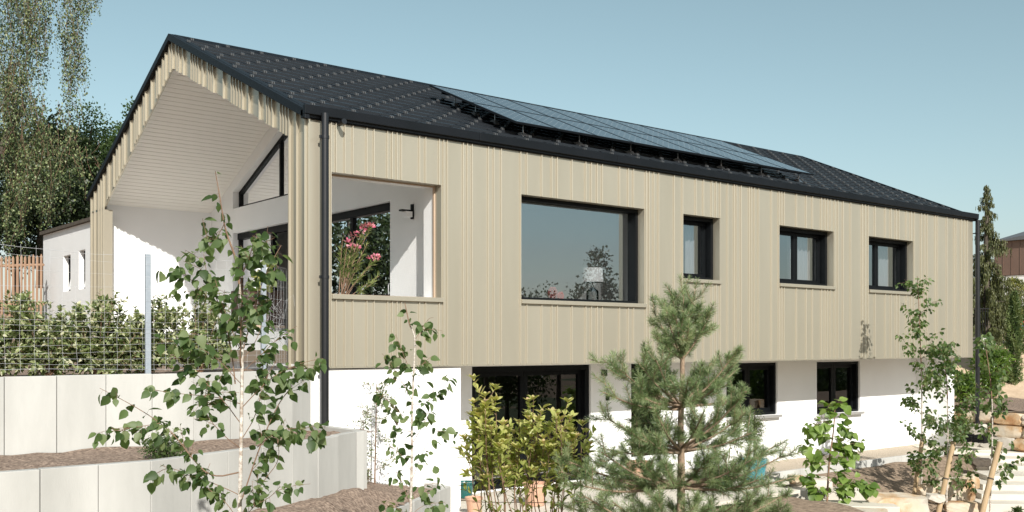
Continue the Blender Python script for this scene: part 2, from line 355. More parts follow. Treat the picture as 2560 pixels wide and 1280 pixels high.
THIRD = [(-2.6,-4.7), (0.22,-1.85), (2.06,-0.53)]
def off(P, d):                               # shift polyline to its left by d
    P = np.asarray(P, float); out = []
    for i in range(len(P)):
        t = P[min(i+1,len(P)-1)] - P[max(i-1,0)]; t /= np.linalg.norm(t); out.append(P[i] + d*np.array([-t[1], t[0]]))
    return out
strip('upper_garden_ground', [(-60,-0.93),(-4.6,-0.86),(-2.0,-0.70),(-0.3,-0.2),(0.15,0.2)], [(-120,90),(-40,90),(-15,90),(0,90),(0.15,90)], 160, 60,
      lambda x,y,s: 2.20 + 0.05*fbm(x,y,2.0,1) + 0.02*fbm(x,y,7,5) + (0.20*max(0, y-10.0) if y < 18 else 1.6+0.05*(y-18)), M['soil'])
strip('middle_bed', [(p[0], p[1]+.05) for p in LOW] + [(0.60,-0.75)], [(p[0], p[1]-.02) for p in UP[:-1]] + [(0.60,0.03)], 260, 24,
      lambda x,y,s: 1.41 + 0.03*fbm(x,y,2.2,2) + 0.015*fbm(x,y,9,4), M['soil'])
grid('lower_bed', np.arange(-2.6,2.07,.06), np.arange(-4.9,.04,.06), lambda x,y: min(0.80 - 0.17*max(0,min(2.2,x+.3)), .47 + .55*max(0, y-np.interp(x,[p[0] for p in THIRD],[p[1] for p in THIRD]))) + 0.03*fbm(x,y,2.2,8) + 0.015*fbm(x,y,9,4), M['soil'],
     keep=lambda x,y: y > np.interp(x,[p[0] for p in THIRD],[p[1] for p in THIRD])+.04)
sl_ = MB()                                    # the terrace: large pale slabs with open joints
for i in range(11):
    for j in range(5):
        x0 = 2.12 + i*0.82; y0 = 1.36 - (j+1)*0.82
        if x0 > 9.6 + 1.1*min(0,y0+.6) or y0 < -2.6: continue
        sl_.box(x0+.004, x0+.816, y0+.004, y0+.816, -.06, 0.0 + random.uniform(-.002,.002))
tag(sl_.build('terrace_paving', M['slab']), kind='structure')
grid('gravel_strip', np.arange(9.0, 19.6, .25), np.arange(0.0, 1.7, .2), lambda x,y: -0.055 + .012*fbm(x,y,5,3), M['gravel'])
def z_hill(x, y):                             # the slope rising beyond the far end of the house
    d = (x-18.9)*0.80 + (y+0.5)*0.60
    z = 0.92 + 0.03*max(0,min(d,3.2)) + 0.42*max(0, min(d-3.2, 4.2)) + 0.06*max(0, d-7.4)
    return z + 0.06*fbm(x,y,.8,6) + .02*fbm(x,y,4,2)
HE = [(18.72,1.5),(18.95,0.55),(19.0,-0.4),(18.9,-1.5),(19.3,-2.6),(20,-3.6),(22,-4.4)]
strip('planted_slope', HE, [(18.75,60),(45,60),(80,50),(110,40),(120,20),(120,6),(120,-2)], 60, 90, lambda x,y,s: z_hill(x,y) if s>0 else .9, M['sand'])
strip('slope_bed', [(p[0]+.03,p[1]) for p in HE], [(20.2,2.6),(21.9,1.9),(22.4,1.0),(22.8,0.2),(23.2,-.6),(23.6,-2),(24,-3.6)], 60, 14,
      lambda x,y,s: z_hill(x,y)+.03-.06*max(0,(s-.9)*10), M['soil'])
grid('back_lawn', np.linspace(0.15,18.75,30), np.linspace(10.0,90,40), lambda x,y: 2.2+0.12*min(max(0,y-10),6)+.05*max(0,y-16), M['cloth'])
# kerb
k = MB(); x = 9.4
while x < 16.6:
    L = .98; k.box(x, x+L-.012, -0.02, 0.06, -.35, -0.025+random.uniform(-.004,.004)); x += L
tag(k.build('kerb', M['concrete'], bevel=.008), kind='structure')

# ------------------------------------------------------------------ retaining walls of upright concrete units
def panel_wall(name, P, zt, zb, label, seed, pitch=.5, th=.11, off0=0.0):
    P = np.asarray(P, float); seg = np.linalg.norm(np.diff(P, axis=0), axis=1); L = np.concatenate([[0], np.cumsum(seg)])
    o = empty(name, (P[-1][0], P[-1][1], zb), label, 'retaining wall'); m = MB(); n = int((L[-1]-off0)//pitch); rr = random.Random(seed)
    def pt(t): return np.array([np.interp(t, L, P[:,0]), np.interp(t, L, P[:,1])])
    ts = [L[-1]-i*pitch for i in range(n+1)]
    for i in range(min(n, 60)):
        a, b = pt(ts[i+1]), pt(ts[i]); d = (b-a)/np.linalg.norm(b-a); nn = np.array([-d[1], d[0]])
        a = a + d*.0035; b = b - d*.0035; dz = rr.uniform(-.004,.004); dn = rr.uniform(-.004,.004)*nn
        q = [a+dn, b+dn, b+nn*th+dn, a+nn*th+dn]
        MBp = MB().hexa([(c[0],c[1],zb) for c in q] + [(c[0],c[1],zt+dz) for c in q])
        MBp.build('concrete_panel', M['concrete'], o, bevel=.006)
    return o
panel_wall('retaining_wall', UP[1:] and [(-12,-0.94)]+UP[1:], 2.245, 1.2, 'upper pale concrete panel retaining wall carrying the wire fence', 1, .53)
panel_wall('retaining_wall', [(-12,-3.08)]+LOW[1:], 1.48, 0.2, 'middle pale concrete panel retaining wall bending towards the downpipe', 2, .5)
o = panel_wall('retaining_wall', THIRD, 0.50, -0.4, 'lowest short concrete retaining wall ending beside the terrace', 3, .5)
MB().box(-0.08, .03, -1.495, -1.39, .2, 1.482).box(.035,.14,-1.385,-0.02,.2,1.478).build('return_panel', M['concrete'], bpy.data.objects['retaining_wall.001'], bevel=.006)
MB().box(1.96, 2.07, -0.525, 0.025, -.4, .497).build('return_panel', M['concrete'], o, bevel=.006)
MB().box(18.72, 18.95, 1.55, 3.4, -.3, 2.27).box(18.96, 21.4, 3.1, 3.35, -.3, 2.26).build('concrete_wall', M['concrete'])
tag(bpy.data.objects['concrete_wall'], 'pale concrete wall behind the bush at the far end of the house', 'wall')

# ------------------------------------------------------------------ THE HOUSE
L_, W_, RY = 18.69, 9.92, 5.13
ZB, ZE, ZR = 2.272, 5.80, 8.05
def ztop(y): return ZE + (ZR-ZE)*(y/RY) if y <= RY else ZE - .02 + (ZR-ZE+.02)*((W_-y)/(W_-RY))
H = empty('house', (9.3, 5, 0), 'long gabled house clad in champagne ribbed metal above white render', 'house')
OPN = {'A': (0.38,2.257,3.30,5.022), 'B': (3.827,6.705,3.32,5.03), 'C': (7.733,8.788,3.82,5.025), 'D': (10.65,12.583,3.84,5.03), 'E': (13.933,15.832,3.82,5.025)}
holes = list(OPN.values())
MB().wall(0.0, L_, ZB, 5.76, holes, 0.0, 0.16).build('facade_cladding', M['tan'], H)
rib = MB()
RX = [0.36,0.44,0.58,0.71,0.94,1.06,1.29,1.37,1.45,1.53,1.85,1.96,2.21,2.29,2.36,2.66,2.74,2.83,3.15,3.26,3.41,3.81,3.94,4.26,4.48,4.6,4.93,5.25,5.38,5.52,5.64,6.06,6.28,6.41,6.73,6.81,6.93,7.06,7.48,7.71,8.08,8.3,8.54,8.66,8.79,9.01,9.21,9.28,9.42,9.67,9.74,9.84,9.97,10.39,10.63,10.72,10.81,11.23,11.57,11.79,12.11,12.23,12.33,12.45,12.6,12.72,12.92,13.21,13.66,13.77,13.9,14.18,14.61,14.84,15.05,15.18,15.51,15.71,15.86,16.17,16.32,16.45,16.82,16.92,17.37,17.74,17.84,18.08,18.24,18.38]
for x in RX:
    segs = [(ZB, 5.74)]
    for h in holes:
        if h[0]-.012 < x < h[1]+.012:
            segs = [(ZB, h[2]-.072), (h[3]+.0, 5.74)]
    for a, b in segs:
        rib.prism([(x-.009,.001),(x-.006,-.014),(x-.002,-.023),(x+.002,-.026),(x+.006,-.026),(x+.008,-.022),(x+.009,.001)], 2, a, b)
rib.box(.0,.03,-.030,-.0012,ZB-.012,5.74)
rib.build('cladding_ribs', M['seam'], H, smooth=True)
MB().box(.0,L_+.005,-.012,.158,ZB-.022,ZB-.001).build('base_flashing', M['tan'], H)
# gable: ribbed band under the verge and the two corner pilasters
TB = .03
gb = MB(); ys = [0.1605, .54] + list(np.linspace(.9, RY, 9)) + list(np.linspace(RY+.45, 9.04, 9)) + [W_]
def zlow(y):
    if y < .5401: return 5.57
    return 5.57 + (7.52-5.57)*((y-.54)/(RY-.54)) if y <= RY else 5.45 + (7.52-5.45)*((9.04-y)/(9.04-RY))
for a, b in zip(ys[:-1], ys[1:]):
    za = 5.57 if a < .54 else zlow(a); zb = zlow(b)
    if a >= 9.04: za = zb = 5.45
    if b <= .5401: za = zb = 5.57
    gb.hexa([(0,a,za),(TB,a,za),(TB,b,zb),(0,b,zb),(0,a,ztop(a)-.03),(TB,a,ztop(a)-.03),(TB,b,ztop(b)-.03),(0,b,ztop(b)-.03)])
gb.box(.001, .379, .1607, .54, ZB, 5.569); gb.box(0, .16, 9.04, W_, 1.2, 5.4)
gb.build('gable_cladding', M['tan'], H)

RG = [9.39,9.22,9.05,8.77,8.69,8.38,8.18,8.05,7.83,7.71,7.33,7.09,6.98,6.86,6.59,6.48,6.16,5.88,5.78,5.57,5.43,5.23,5.09,4.88,4.76,4.56,4.21,4.1,3.99,3.87,3.68,3.44,3.34,3.24,2.83,2.52,2.43,2.32,2.21,2.1,1.86,1.49,1.24,1.16,1.04,0.78,0.69,0.6,0.50,.27,.02,9.66,9.90]
for y in RG:
    z0 = zlow(y)-.012
    if y < .53: z0 = ZB-.012
    if y > 9.03: z0 = 1.3
    MB().box(-.040, -.0005, y-.010, y+.010, z0, ztop(y)-.04).build('cladding_rib', M['seam'], H)
MB().box(.0, .16, .5401, .556, 2.0, 5.57).build('corner_flashing', M['tan'], H)
# sills
for kk, h in OPN.items():
    MB().box(h[0]-.012, h[1]+.012, -.055, .158, h[2]-.068, h[2]-.002).build('sill', M['tan'], H, bevel=.003)
# structure walls behind the cladding
wl = MB().wall(.1605 if 0 else .381, L_-.01, 2.3, 5.70, holes, .162, .48)
wl.build('upper_wall', M['white'], H)
h = OPN['A']
MB().wall(h[0], h[1], h[2], h[3], [(h[0]+.02,h[1]-.022,h[2]+.012,h[3]-.02)], .1625, .20).build('wood_lining', M['wood'], H)
XB = 2.45
TRI = [(8.22,5.53),(5.48,5.53),(5.48,7.09),(5.92,6.87),(8.22,5.90)]   # gable window, y/z
bw = MB()
bw.wall(.48, 9.5, 2.3, 5.53, [(1.78,8.22,2.80,5.0)], XB, XB+.30, ax=0)
def xquad(m, poly, x0=XB, x1=XB+.30): m.prism(poly, 0, x0, x1)
bw.prism([(9.5,5.53),(8.22,5.53),(8.22,5.90),(8.22,6.35),(9.5,5.75)], 0, XB, XB+.30)
bw.prism([(8.22,5.90),(5.48,7.09),(5.48,7.66),(8.22,6.38)], 0, XB, XB+.30)
bw.prism([(5.48,5.53),(5.48,7.60),(.48,5.60),(.48,5.53)], 0, XB, XB+.30)
bw.build('loggia_back_wall', M['white'], H)
MB().box(.16, XB+.3, 9.42, 9.90, 2.2, 5.74).build('loggia_side_wall', M['white'], H)
MB().box(.10, XB, .49, 9.42, 1.25, 2.78).build('loggia_floor', M['white'], H)
# soffit boards (both slopes), each with a shadow joint
sf = MB(); nb = 38
for i in range(nb):
    for side in (0, 1):
        f0, f1 = i/nb, (i+1)/nb-.09/nb
        if side == 0:
            ya, yb = 9.5 + (RY-9.5)*f0, 9.5 + (RY-9.5)*f1; za, zb = 5.52+(7.58-5.52)*f0, 5.52+(7.58-5.52)*f1
        else:
            ya, yb = .17 + (RY-.17)*f0, .17 + (RY-.17)*f1; za, zb = 5.52+(7.58-5.52)*f0, 5.52+(7.58-5.52)*f1
        sf.hexa([(.032,ya,za),(XB-.002,ya,za),(XB-.002,yb,zb),(.032,yb,zb),(.032,ya,za+.03),(XB-.002,ya,za+.03),(XB-.002,yb,zb+.03),(.032,yb,zb+.03)])
sf.build('soffit', M['tansoffit'], H)
MB().hexa([(.033,9.6,5.53),(2.7,9.6,5.53),(2.7,RY,7.62),(.033,RY,7.62),(.033,9.6,5.56),(2.7,9.6,5.56),(2.7,RY,7.65),(.033,RY,7.65)]).build('soffit_backing', M['black'], H)
# roof
rf = MB(); X0, X1 = -.07, L_+.07
def zr(y): return ztop(y)+.02
rf.hexa([(X0,-.06,zr(-.06)-.06),(X1,-.06,zr(-.06)-.06),(X1,RY,zr(RY)-.06),(X0,RY,zr(RY)-.06),(X0,-.06,zr(-.06)),(X1,-.06,zr(-.06)),(X1,RY,zr(RY)),(X0,RY,zr(RY))])
rf.hexa([(X0,RY,zr(RY)-.06),(X1,RY,zr(RY)-.06),(X1,W_+.08,zr(W_+.08)-.06),(X0,W_+.08,zr(W_+.08)-.06),(X0,RY,zr(RY)),(X1,RY,zr(RY)),(X1,W_+.08,zr(W_+.08)),(X0,W_+.08,zr(W_+.08))])
roof = rf.build('roof', M['roof'], H)
tl = MB(); PY, PX = .325, .66; nc = int((RY-.02)/PY)+1; mS = (ZR-ZE)/RY
for c in range(nc+1):
    y0 = -.05 + c*PY; y1 = min(y0+PY+.01, RY-.03)
    if y0 > RY-.1: break
    xo = (0.2 if c % 2 == 1 else .53) - PX*1.0
    i = 0
    while True:
        xa = max(xo + i*PX, X0+.08); xb = min(xo+(i+1)*PX, X1-.08); i += 1
        if xb <= X0+.1: continue
        if xa >= X1-.1: break
        a, b = zr(y0), zr(y1); jx = random.uniform(-.002,.002)
        q = [(xa,y0,a+.050),(xb,y0,a+.034),(xb,y1,b+.004),(xa,y1,b+.014)]
        tl.m = 0
        tl.add(q, [(0,1,2,3)])
        tl.add([(xa,y0+.001,a-.004),(xb,y0+.001,a-.004),q[1],q[0]], [(0,1,2,3)])
        tl.add([(xa,y0,a-.004),(xa,y1,b-.004),q[3],q[0]], [(3,2,1,0)])
        tl.m = 0
        # curved bead that gives the tile its wavy lower line
        tl.hexa([(xa+.30,y0+.03,a+.03),(xa+.60,y0+.10,a+.07),(xa+.60,y0+.125,a+.08),(xa+.30,y0+.06,a+.04),
                 (xa+.30,y0+.03,a+.045),(xa+.60,y0+.10,a+.088),(xa+.60,y0+.125,a+.098),(xa+.30,y0+.06,a+.052)])  if xb-xa > .62 else None
        cx = xa + .02
        if xb-xa > .3 and xa > 0:
            tl.m = 1
            for dx in (0, .034):
                tl.hexa([(cx+dx,y0+.005,a+.03),(cx+dx+.014,y0+.005,a+.03),(cx+dx+.014,y0+.06,a+.06),(cx+dx,y0+.06,a+.06),
                         (cx+dx,y0+.005,a+.085),(cx+dx+.014,y0+.005,a+.085),(cx+dx+.014,y0+.05,a+.105),(cx+dx,y0+.05,a+.105)])
tl.build('roof_tiles', [M['roof'], M['clip']], roof)
# ridge cap, verges, eaves fascia
rc = MB()
rc.prism([(RY-.13,zr(RY-.13)+.01),(RY,zr(RY)+.055),(RY+.13,zr(RY+.13)+.01),(RY,zr(RY)-.02)], 0, X0+.1, X1)
rc.build('ridge_cap', M['fascia'], roof)
def verge(x0, x1, name='verge_trim'):
    v = MB()
    for (ya, yb) in ((-.10, RY), (RY, W_+.10)):
        a, b = zr(ya), zr(yb)
        v.hexa([(x0,ya,a-.075),(x1,ya,a-.075),(x1,yb,b-.075),(x0,yb,b-.075),(x0,ya,a+.05),(x1,ya,a+.05),(x1,yb,b+.05),(x0,yb,b+.05)])
    return v.build(name, M['fascia'], roof, bevel=.006)
verge(-.085, -.012); verge(L_+.02, L_+.09)
v_ = MB()
for (ya, yb) in ((-.10, RY), (RY, W_+.10)):
    a, b = zr(ya), zr(yb)
    v_.hexa([(-.012,ya,a+.02),(.12,ya,a+.02),(.12,yb,b+.02),(-.012,yb,b+.02),(-.012,ya,a+.052),(.12,ya,a+.045),(.12,yb,b+.045),(-.012,yb,b+.052)])
v_.build('verge_top', M['fascia'], roof)
fa = MB(); x = -.09
while x < L_+.08:
    e = min(x+3.0, L_+.09); fa.hexa([(x,-.115,5.768),(e-.006,-.115,5.768),(e-.006,-.037,5.768),(x,-.037,5.768),(x,-.125,5.895),(e-.006,-.125,5.895),(e-.006,-.037,5.895),(x,-.037,5.895)]); x = e
fa.box(-.085, L_+.085, -.0365, .03, 5.72, 5.84)
fa.build('eaves_fascia', M['fascia'], H, bevel=.006)
# downpipes
def downpipe(x, y, z1, z0, orange=False):
    o = MB().tube([(x,y,z1),(x,y,z0)], .055, 20).build('downpipe', M['pipe'], H, smooth=True)
    for z in (z1-.33, (z1+z0)/2 - .05, z0+.9):
        MB().tube([(x,y,z-.022),(x,y,z+.022)], .062, 20).box(x-.01,x+.01,y+.05,-.001 if x<10 else 0.05,z-.012,z+.012).box(x-.085,x-.05,y-.012,y+.012,z-.02,z+.02).build('pipe_bracket', M['pipe'], o)
    if orange: MB().tube([(x,y,z0-.02),(x,y,z0+.05)], .075, 20).build('pipe_socket', M['orange'], o)
    return o
downpipe(.205, -.13, 5.80, 1.35); downpipe(18.76, -.09, 5.74, -.22, True)
MB().tube([(.47,-.05,5.70),(.47,-.20,5.715)], .032, 16).tube([(.47,-.165,5.712),(.47,-.205,5.716)], .040, 16).build('overflow_spout', M['pipe'], H)

# windows
def window(h, y, name='window', parts=1, fr=.07, sash=0.055, glass='glass', sill=False, split=None, y0=.161):
    x0, x1, z0, z1 = h
    o = MB().wall(x0, x1, z0, z1, [(x0+fr,x1-fr,z0+fr*.8,z1-fr)], y0, y).build(name, M['black'], H)
    xs = [x0+fr] + (split or [x0+fr+(x1-x0-2*fr)*i/parts for i in range(1,parts)]) + [x1-fr]
    for a, b in zip(xs[:-1], xs[1:]):
        if sash:
            MB().wall(a+.004, b-.004, z0+fr*.8+.004, z1-fr-.004, [(a+sash,b-sash,z0+fr*.8+sash,z1-fr-sash)], y-.07, y-.005).build('sash', M['black'], o)
        MB().add([(a+sash*.8,y-.035,z0+fr*.8+sash*.8),(b-sash*.8,y-.035,z0+fr*.8+sash*.8),(b-sash*.8,y-.035,z1-fr-sash*.8),(a+sash*.8,y-.035,z1-fr-sash*.8)],[(0,1,2,3)]).build('pane', M[glass], o)
    return o
window(OPN['B'], .36, 'picture_window', 1, .06, 0)
window(OPN['C'], .36, parts=1, sash=.07); window(OPN['D'], .36, parts=2, sash=.07); window(OPN['E'], .36, parts=2, sash=.07, split=[OPN['E'][0]+.8])
# lower storey
RYW = 1.38
LOWO = {'door': (3.861,6.679,.02,2.2), 'H': (7.771,8.622,.35,2.2), 'F': (10.679,12.474,1.0,2.175), 'G': (13.978,15.787,.93,2.165)}
lw = MB().wall(2.65, L_-.005, -.6, 2.27, list(LOWO.values()), RYW, RYW+.32)
lw.build('lower_wall', M['white'], H)
MB().box(.05, 2.65, .035, RYW+.32, -.6, 2.235).build('lower_wall_block', M['white'], H)
MB().box(2.651, L_-.01, .1605, RYW+.3, 2.276, 2.31).box(.0,2.651,.162,RYW+.3,2.276,2.31).build('overhang_soffit', M['white'], H)
MB().box(2.66, L_, RYW-.004, RYW+.01, .235, .238).build('plinth_line', M['concrete'], H)
window(LOWO['door'], RYW+.22, 'terrace_door', 2, .10, .085, 'glassdark', split=[5.15], y0=RYW+.05)
window(LOWO['H'], RYW+.22, parts=1, fr=.05, sash=.06, glass='glassdark', y0=RYW+.05)
for kk in ('F', 'G'):
    h = LOWO[kk]
    window(h, RYW+.22, parts=2, fr=.07, sash=.09, glass='glassdark', y0=RYW+.05)
    MB().box(h[0]-.02, h[1]+.02, RYW-.11, RYW+.05, h[2]-.045, h[2]-.005).box(h[0]-.02,h[1]+.02,RYW-.115,RYW-.1105,h[2]-.06,h[2]-.0).build('window_sill', M['alu'], H)
MB().box(6.95,7.03,RYW-.09,RYW-.002,1.98,2.10).build('outdoor_lamp', M['black'], H)
MB().box(7.07,7.13,RYW-.05,RYW-.002,1.5,1.62).build('wall_socket', M['black'], H)
# floor, inner walls, ceilings
MB().box(.02, L_-.02, .165, 9.9, 2.32, 2.5).box(2.76, L_-.02, .485, 9.9, 2.5, 2.79).build('upper_floor', M['innerfloor'], H)
inn = MB()
inn.box(2.76, L_-.3, .49, 9.9, 5.45, 5.52)
inn.box(2.76, 7.4, 6.0, 6.1, 2.8, 5.45); inn.box(7.1, 7.2, .49, 6.0, 2.8, 5.45)
inn.box(9.6,9.7,.49,6.0,2.8,5.45); inn.box(13.2,13.3,.49,6.0,2.8,5.45); inn.box(7.2,18.3,4.6,4.7,2.8,5.45)
inn.build('inner_walls', M['inner'], H)
low = MB()
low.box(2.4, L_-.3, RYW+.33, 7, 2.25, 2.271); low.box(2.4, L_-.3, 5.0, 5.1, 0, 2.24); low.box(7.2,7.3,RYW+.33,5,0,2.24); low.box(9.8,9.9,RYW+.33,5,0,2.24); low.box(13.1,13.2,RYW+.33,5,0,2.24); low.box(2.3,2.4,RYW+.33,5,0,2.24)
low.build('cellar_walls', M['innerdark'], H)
MB().box(2.4, L_-.3, RYW+.33, 5, -.1, 0.005).build('lower_floor', M['innerfloor'], H)
MB().box(L_-.28, L_, .49, 9.9, -.6, 5.72).prism([(.5,5.72),(9.8,5.72),(RY,7.9)],0,L_-.28,L_).build('far_gable_wall', M['white'], H)
MB().box(.17, L_-.3, 9.905, 9.918, 1.5, 5.74).build('rear_wall', M['white'], H)
# kitchen: cupboards, door and downlights as seen through the picture window
cb = MB()
for i in range(4): cb.box(5.0+i*.52, 5.0+i*.52+.51, 5.45, 5.98, 2.8, 5.0)
cb.build('cupboard', M['inner'], H)
MB().box(3.6,4.5,5.93,5.995,2.8,4.85).build('inner_door', mat('inner_door_paint',(0.30,0.33,0.35),.7), H)
MB().box(4.66,4.88,5.97,5.996,4.1,4.5).box(4.69,4.85,5.955,5.969,4.13,4.47).build('picture_frame', [M['galv']], H)
for x, y in ((4.2,2.2),(5.3,2.0),(6.4,1.8),(4.8,3.6),(5.9,3.4)): MB().tube([(x,y,5.448),(x,y,5.44)], .05, 14).build('downlight', M['black'], H)
MB().box(3.85,6.68,.49,1.0,3.22,3.30).build('window_board', M['inner'], H)
# curtains in the bedrooms
def curtain(x0, x1, y, z0, z1):
    m = MB(); n = int((x1-x0)/.02); vs = []
    for i in range(n+1):
        x = x0+(x1-x0)*i/n; yy = y+.022*math.sin(i*.9); vs += [(x,yy,z0),(x,yy,z1)]
    m.add(vs, [(2*i,2*i+2,2*i+3,2*i+1) for i in range(n)]); return m.build('curtain', M['curtain'], H)
curtain(10.75,11.25,.56,3.6,5.1); curtain(11.7,12.5,.56,3.6,5.1); curtain(8.45,8.75,.58,3.6,5.1); curtain(15.3,15.75,.58,3.6,5.1)
# loggia: sliding door and gable window
sd = MB().wall(1.78, 8.22, 2.80, 5.0, [(1.86,3.25,2.86,4.93),(3.35,5.2,2.86,4.93),(5.3,6.52,2.86,4.93),(6.62,8.14,2.86,4.93)], XB+.13, XB+.22, ax=0)
sdo = sd.build('sliding_door', M['black'], H)
for a, b in ((1.86,3.25),(3.35,5.2),(6.62,8.14)):
    MB().add([(XB+.17,a,2.86),(XB+.17,b,2.86),(XB+.17,b,4.93),(XB+.17,a,4.93)],[(0,1,2,3)]).build('pane', M['glassdark'], sdo)
MB().box(XB+.10,XB+.20,1.8,8.2,4.86,4.99).build('blind_box', M['black'], sdo)
tw = MB(); X = XB+.14
def bar(a, b, wd=.06):
    a = np.array(a); b = np.array(b); d = (b-a)/np.linalg.norm(b-a); n_ = np.array([-d[1], d[0]])*wd
    q = [a, b, b+n_, a+n_]; tw.hexa([(X,p[0],p[1]) for p in q] + [(X+.08,p[0],p[1]) for p in q])
bar((5.46,5.53),(8.22,5.53),.07); bar((8.22,5.53),(8.22,5.90),.07); bar((8.22,5.90),(5.46,7.10),.08); bar((6.24,5.55),(6.24,6.70),.06)
tw.v = [(p[0],p[1],p[2]) for p in tw.v]
two = tw.build('gable_window', M['black'], H)
MB().add([(X+.04,p[0],p[1]) for p in TRI],[(4,3,2,1,0)]).build('pane', M['glassdark'], two)
MB().prism([(8.22,5.525),(5.0,5.525),(5.0,5.505),(8.22,5.505)],0,XB-.01,XB+.14).build('window_ledge', M['white'], two)
# loggia wall lamp
wlm = MB().box(XB-.03,XB-.002,1.05,1.11,4.62,4.86).box(XB-.24,XB-.03,1.03,1.13,4.735,4.76).build('wall_lamp', M['black'], H)
MB().box(XB-.17,XB-.05,1.02,1.14,4.645,4.733).build('lamp_glass', M['shade'], wlm)
MB().box(XB+.3,XB+.35,.5,9.4,2.8,7.4).build('lobby_screen', M['innerdark'], H) if False else None

# photovoltaic array standing off the roof
PW, PL_, NP_ = .93, 1.41, 9
def panelmat():
    m = bpy.data.materials.new('solar_cells'); m.use_nodes = True; n = m.node_tree; p = n.nodes['Principled BSDF']
    p.inputs['Roughness'].default_value = .14; p.inputs['Coat Weight'].default_value = .1; p.inputs['Coat Roughness'].default_value = .06
    p.inputs['Specular IOR Level'].default_value = .3
    tc = n.nodes.new('ShaderNodeTexCoord'); sx = n.nodes.new('ShaderNodeSeparateXYZ'); n.links.new(tc.outputs['Object'], sx.inputs[0])
    def m_(op, a, b=None):
        q = n.nodes.new('ShaderNodeMath'); q.operation = op
        for i, t in enumerate((a, b)):
            if t is None: continue
            if isinstance(t, (int, float)): q.inputs[i].default_value = t
            else: n.links.new(t, q.inputs[i])
        return q.outputs[0]
    def cell(o, s): return m_('ABSOLUTE', m_('SUBTRACT', m_('FRACT', m_('MULTIPLY', o, 1/s)), .5))
    ax = cell(sx.outputs[0], PW/6); ay = cell(sx.outputs[1], PL_/9)
    dot = m_('GREATER_THAN', m_('ADD', ax, ay), .90); line = m_('GREATER_THAN', m_('MAXIMUM', ax, ay), .485)
    mk = m_('ADD', m_('MULTIPLY', dot, .9), m_('MULTIPLY', line, .10)); 
    mx = n.nodes.new('ShaderNodeMix'); mx.data_type = 'RGBA'; n.links.new(mk, mx.inputs[0]); mx.inputs[6].default_value = (.016,.019,.023,1); mx.inputs[7].default_value = (.6,.62,.62,1)
    n.links.new(mx.outputs[2], p.inputs['Base Color']); return m
M['pv'] = panelmat()
th_ = math.atan(mS); PO = .30
pvm = None
for r_ in range(2):
    for c in range(NP_):
        if pvm is None:
            a = MB().box(0.01,PW-.01,0.01,PL_-.01,-.030,-.003)
            pv0 = a.build('solar_panel', M['pv'], None); me_p = pv0.data
            b = MB().wall(0,PW,0,PL_,[(.016,PW-.016,.016,PL_-.016)],-.036,.0); b.v = [(x,z,y) for x,y,z in b.v]
            fr0 = b.build('panel_frame', M['fascia'], None); me_f = fr0.data; pvm = 1; o, f_ = pv0, fr0
        else:
            o = pv0.copy(); COL.objects.link(o); f_ = fr0.copy(); COL.objects.link(f_)
        o.parent = roof; f_.parent = o
        y = .52 + r_*(PL_+.015)*math.cos(th_)
        wp = Vector((4.15+c*(PW+.012), y, zr(y)+PO)); o.location = wp - H.location; o.rotation_euler = (th_,0,0)
        f_.location = (0,0,0)
for y in (.80, 1.62, 2.2, 2.85):
    z = zr(y)+PO-.075
    MB().box(4.25, 4.15+NP_*(PW+.012)-.1, y-.02, y+.02, z-.02, z+.03).build('mounting_rail', M['fascia'], roof)
for x, y in [(4.55,2.85),(4.55,2.2),(4.55,1.62)] + [(4.55+1.32*i,.82) for i in range(7)]:
    zt = zr(y)+PO-.09; zb = zr(y)+.035
    MB().tube([(x,y,zb),(x,y,zt)], .010, 8).hexa([(x-.07,y-.09,zb-.05+.0),(x+.07,y-.09,zb-.05),(x+.07,y+.09,zb+.03),(x-.07,y+.09,zb+.03),(x-.03,y-.03,zb+.035),(x+.03,y-.03,zb+.035),(x+.03,y+.03,zb+.055),(x-.03,y+.03,zb+.055)]).box(x-.06,x+.02,y-.015,y+.015,zt-.01,zt+.015).build('mounting_foot', M['alu'], roof)

# white annex with a mono-pitch roof, left of the house
A = empty('annex', (.5, 13.8, 2.5), 'low white rendered annex with two narrow tilted windows left of the house', 'building')
ya, yb = 11.6, 15.95
an = MB(); AH = [(14.0-.65, 14.0,3.95,4.80),(12.2-.02,12.74,3.95,4.85)]
AH = [(13.40,14.02,3.9,4.79),(12.18,12.70,3.9,4.83)]
an.wall(ya, yb, 2.4, 5.2, AH, .5, .9, ax=0)
an.prism([(ya,5.2),(yb,5.2),(yb,5.47),(ya,5.44)],0,.5,.9); an.prism([(ya,5.2),(yb,5.2),(yb,5.47),(ya,5.44)],0,.9,6)
an.box(.9,6,ya,ya+.1,2.4,5.2); an.box(.9,6,yb-.1,yb,2.4,5.2)
an.build('wall', M['white'], A)
MB().hexa([(.42,ya-.05,5.445),(6,ya-.05,5.445),(6,yb+.06,5.475),(.42,yb+.06,5.475),(.42,ya-.05,5.52),(6,ya-.05,5.52),(6,yb+.06,5.56),(.42,yb+.06,5.56)]).build('roof', M['darkbark'], A)
for (a, b, c, d) in AH:
    fo = MB().wall(a,b,c,d,[(a+.05,b-.05,c+.05,d-.05)],.62,.70,ax=0).build('window', M['black'], A)
    s = MB()
    s.hexa([(.60,a+.06,c+.05),(.62,a+.06,c+.05),(.62,b-.06,c+.05),(.60,b-.06,c+.05),(.74,a+.06,d-.07),(.76,a+.06,d-.07),(.76,b-.06,d-.07),(.74,b-.06,d-.07)])
    s.build('tilted_sash', M['inner'], fo)

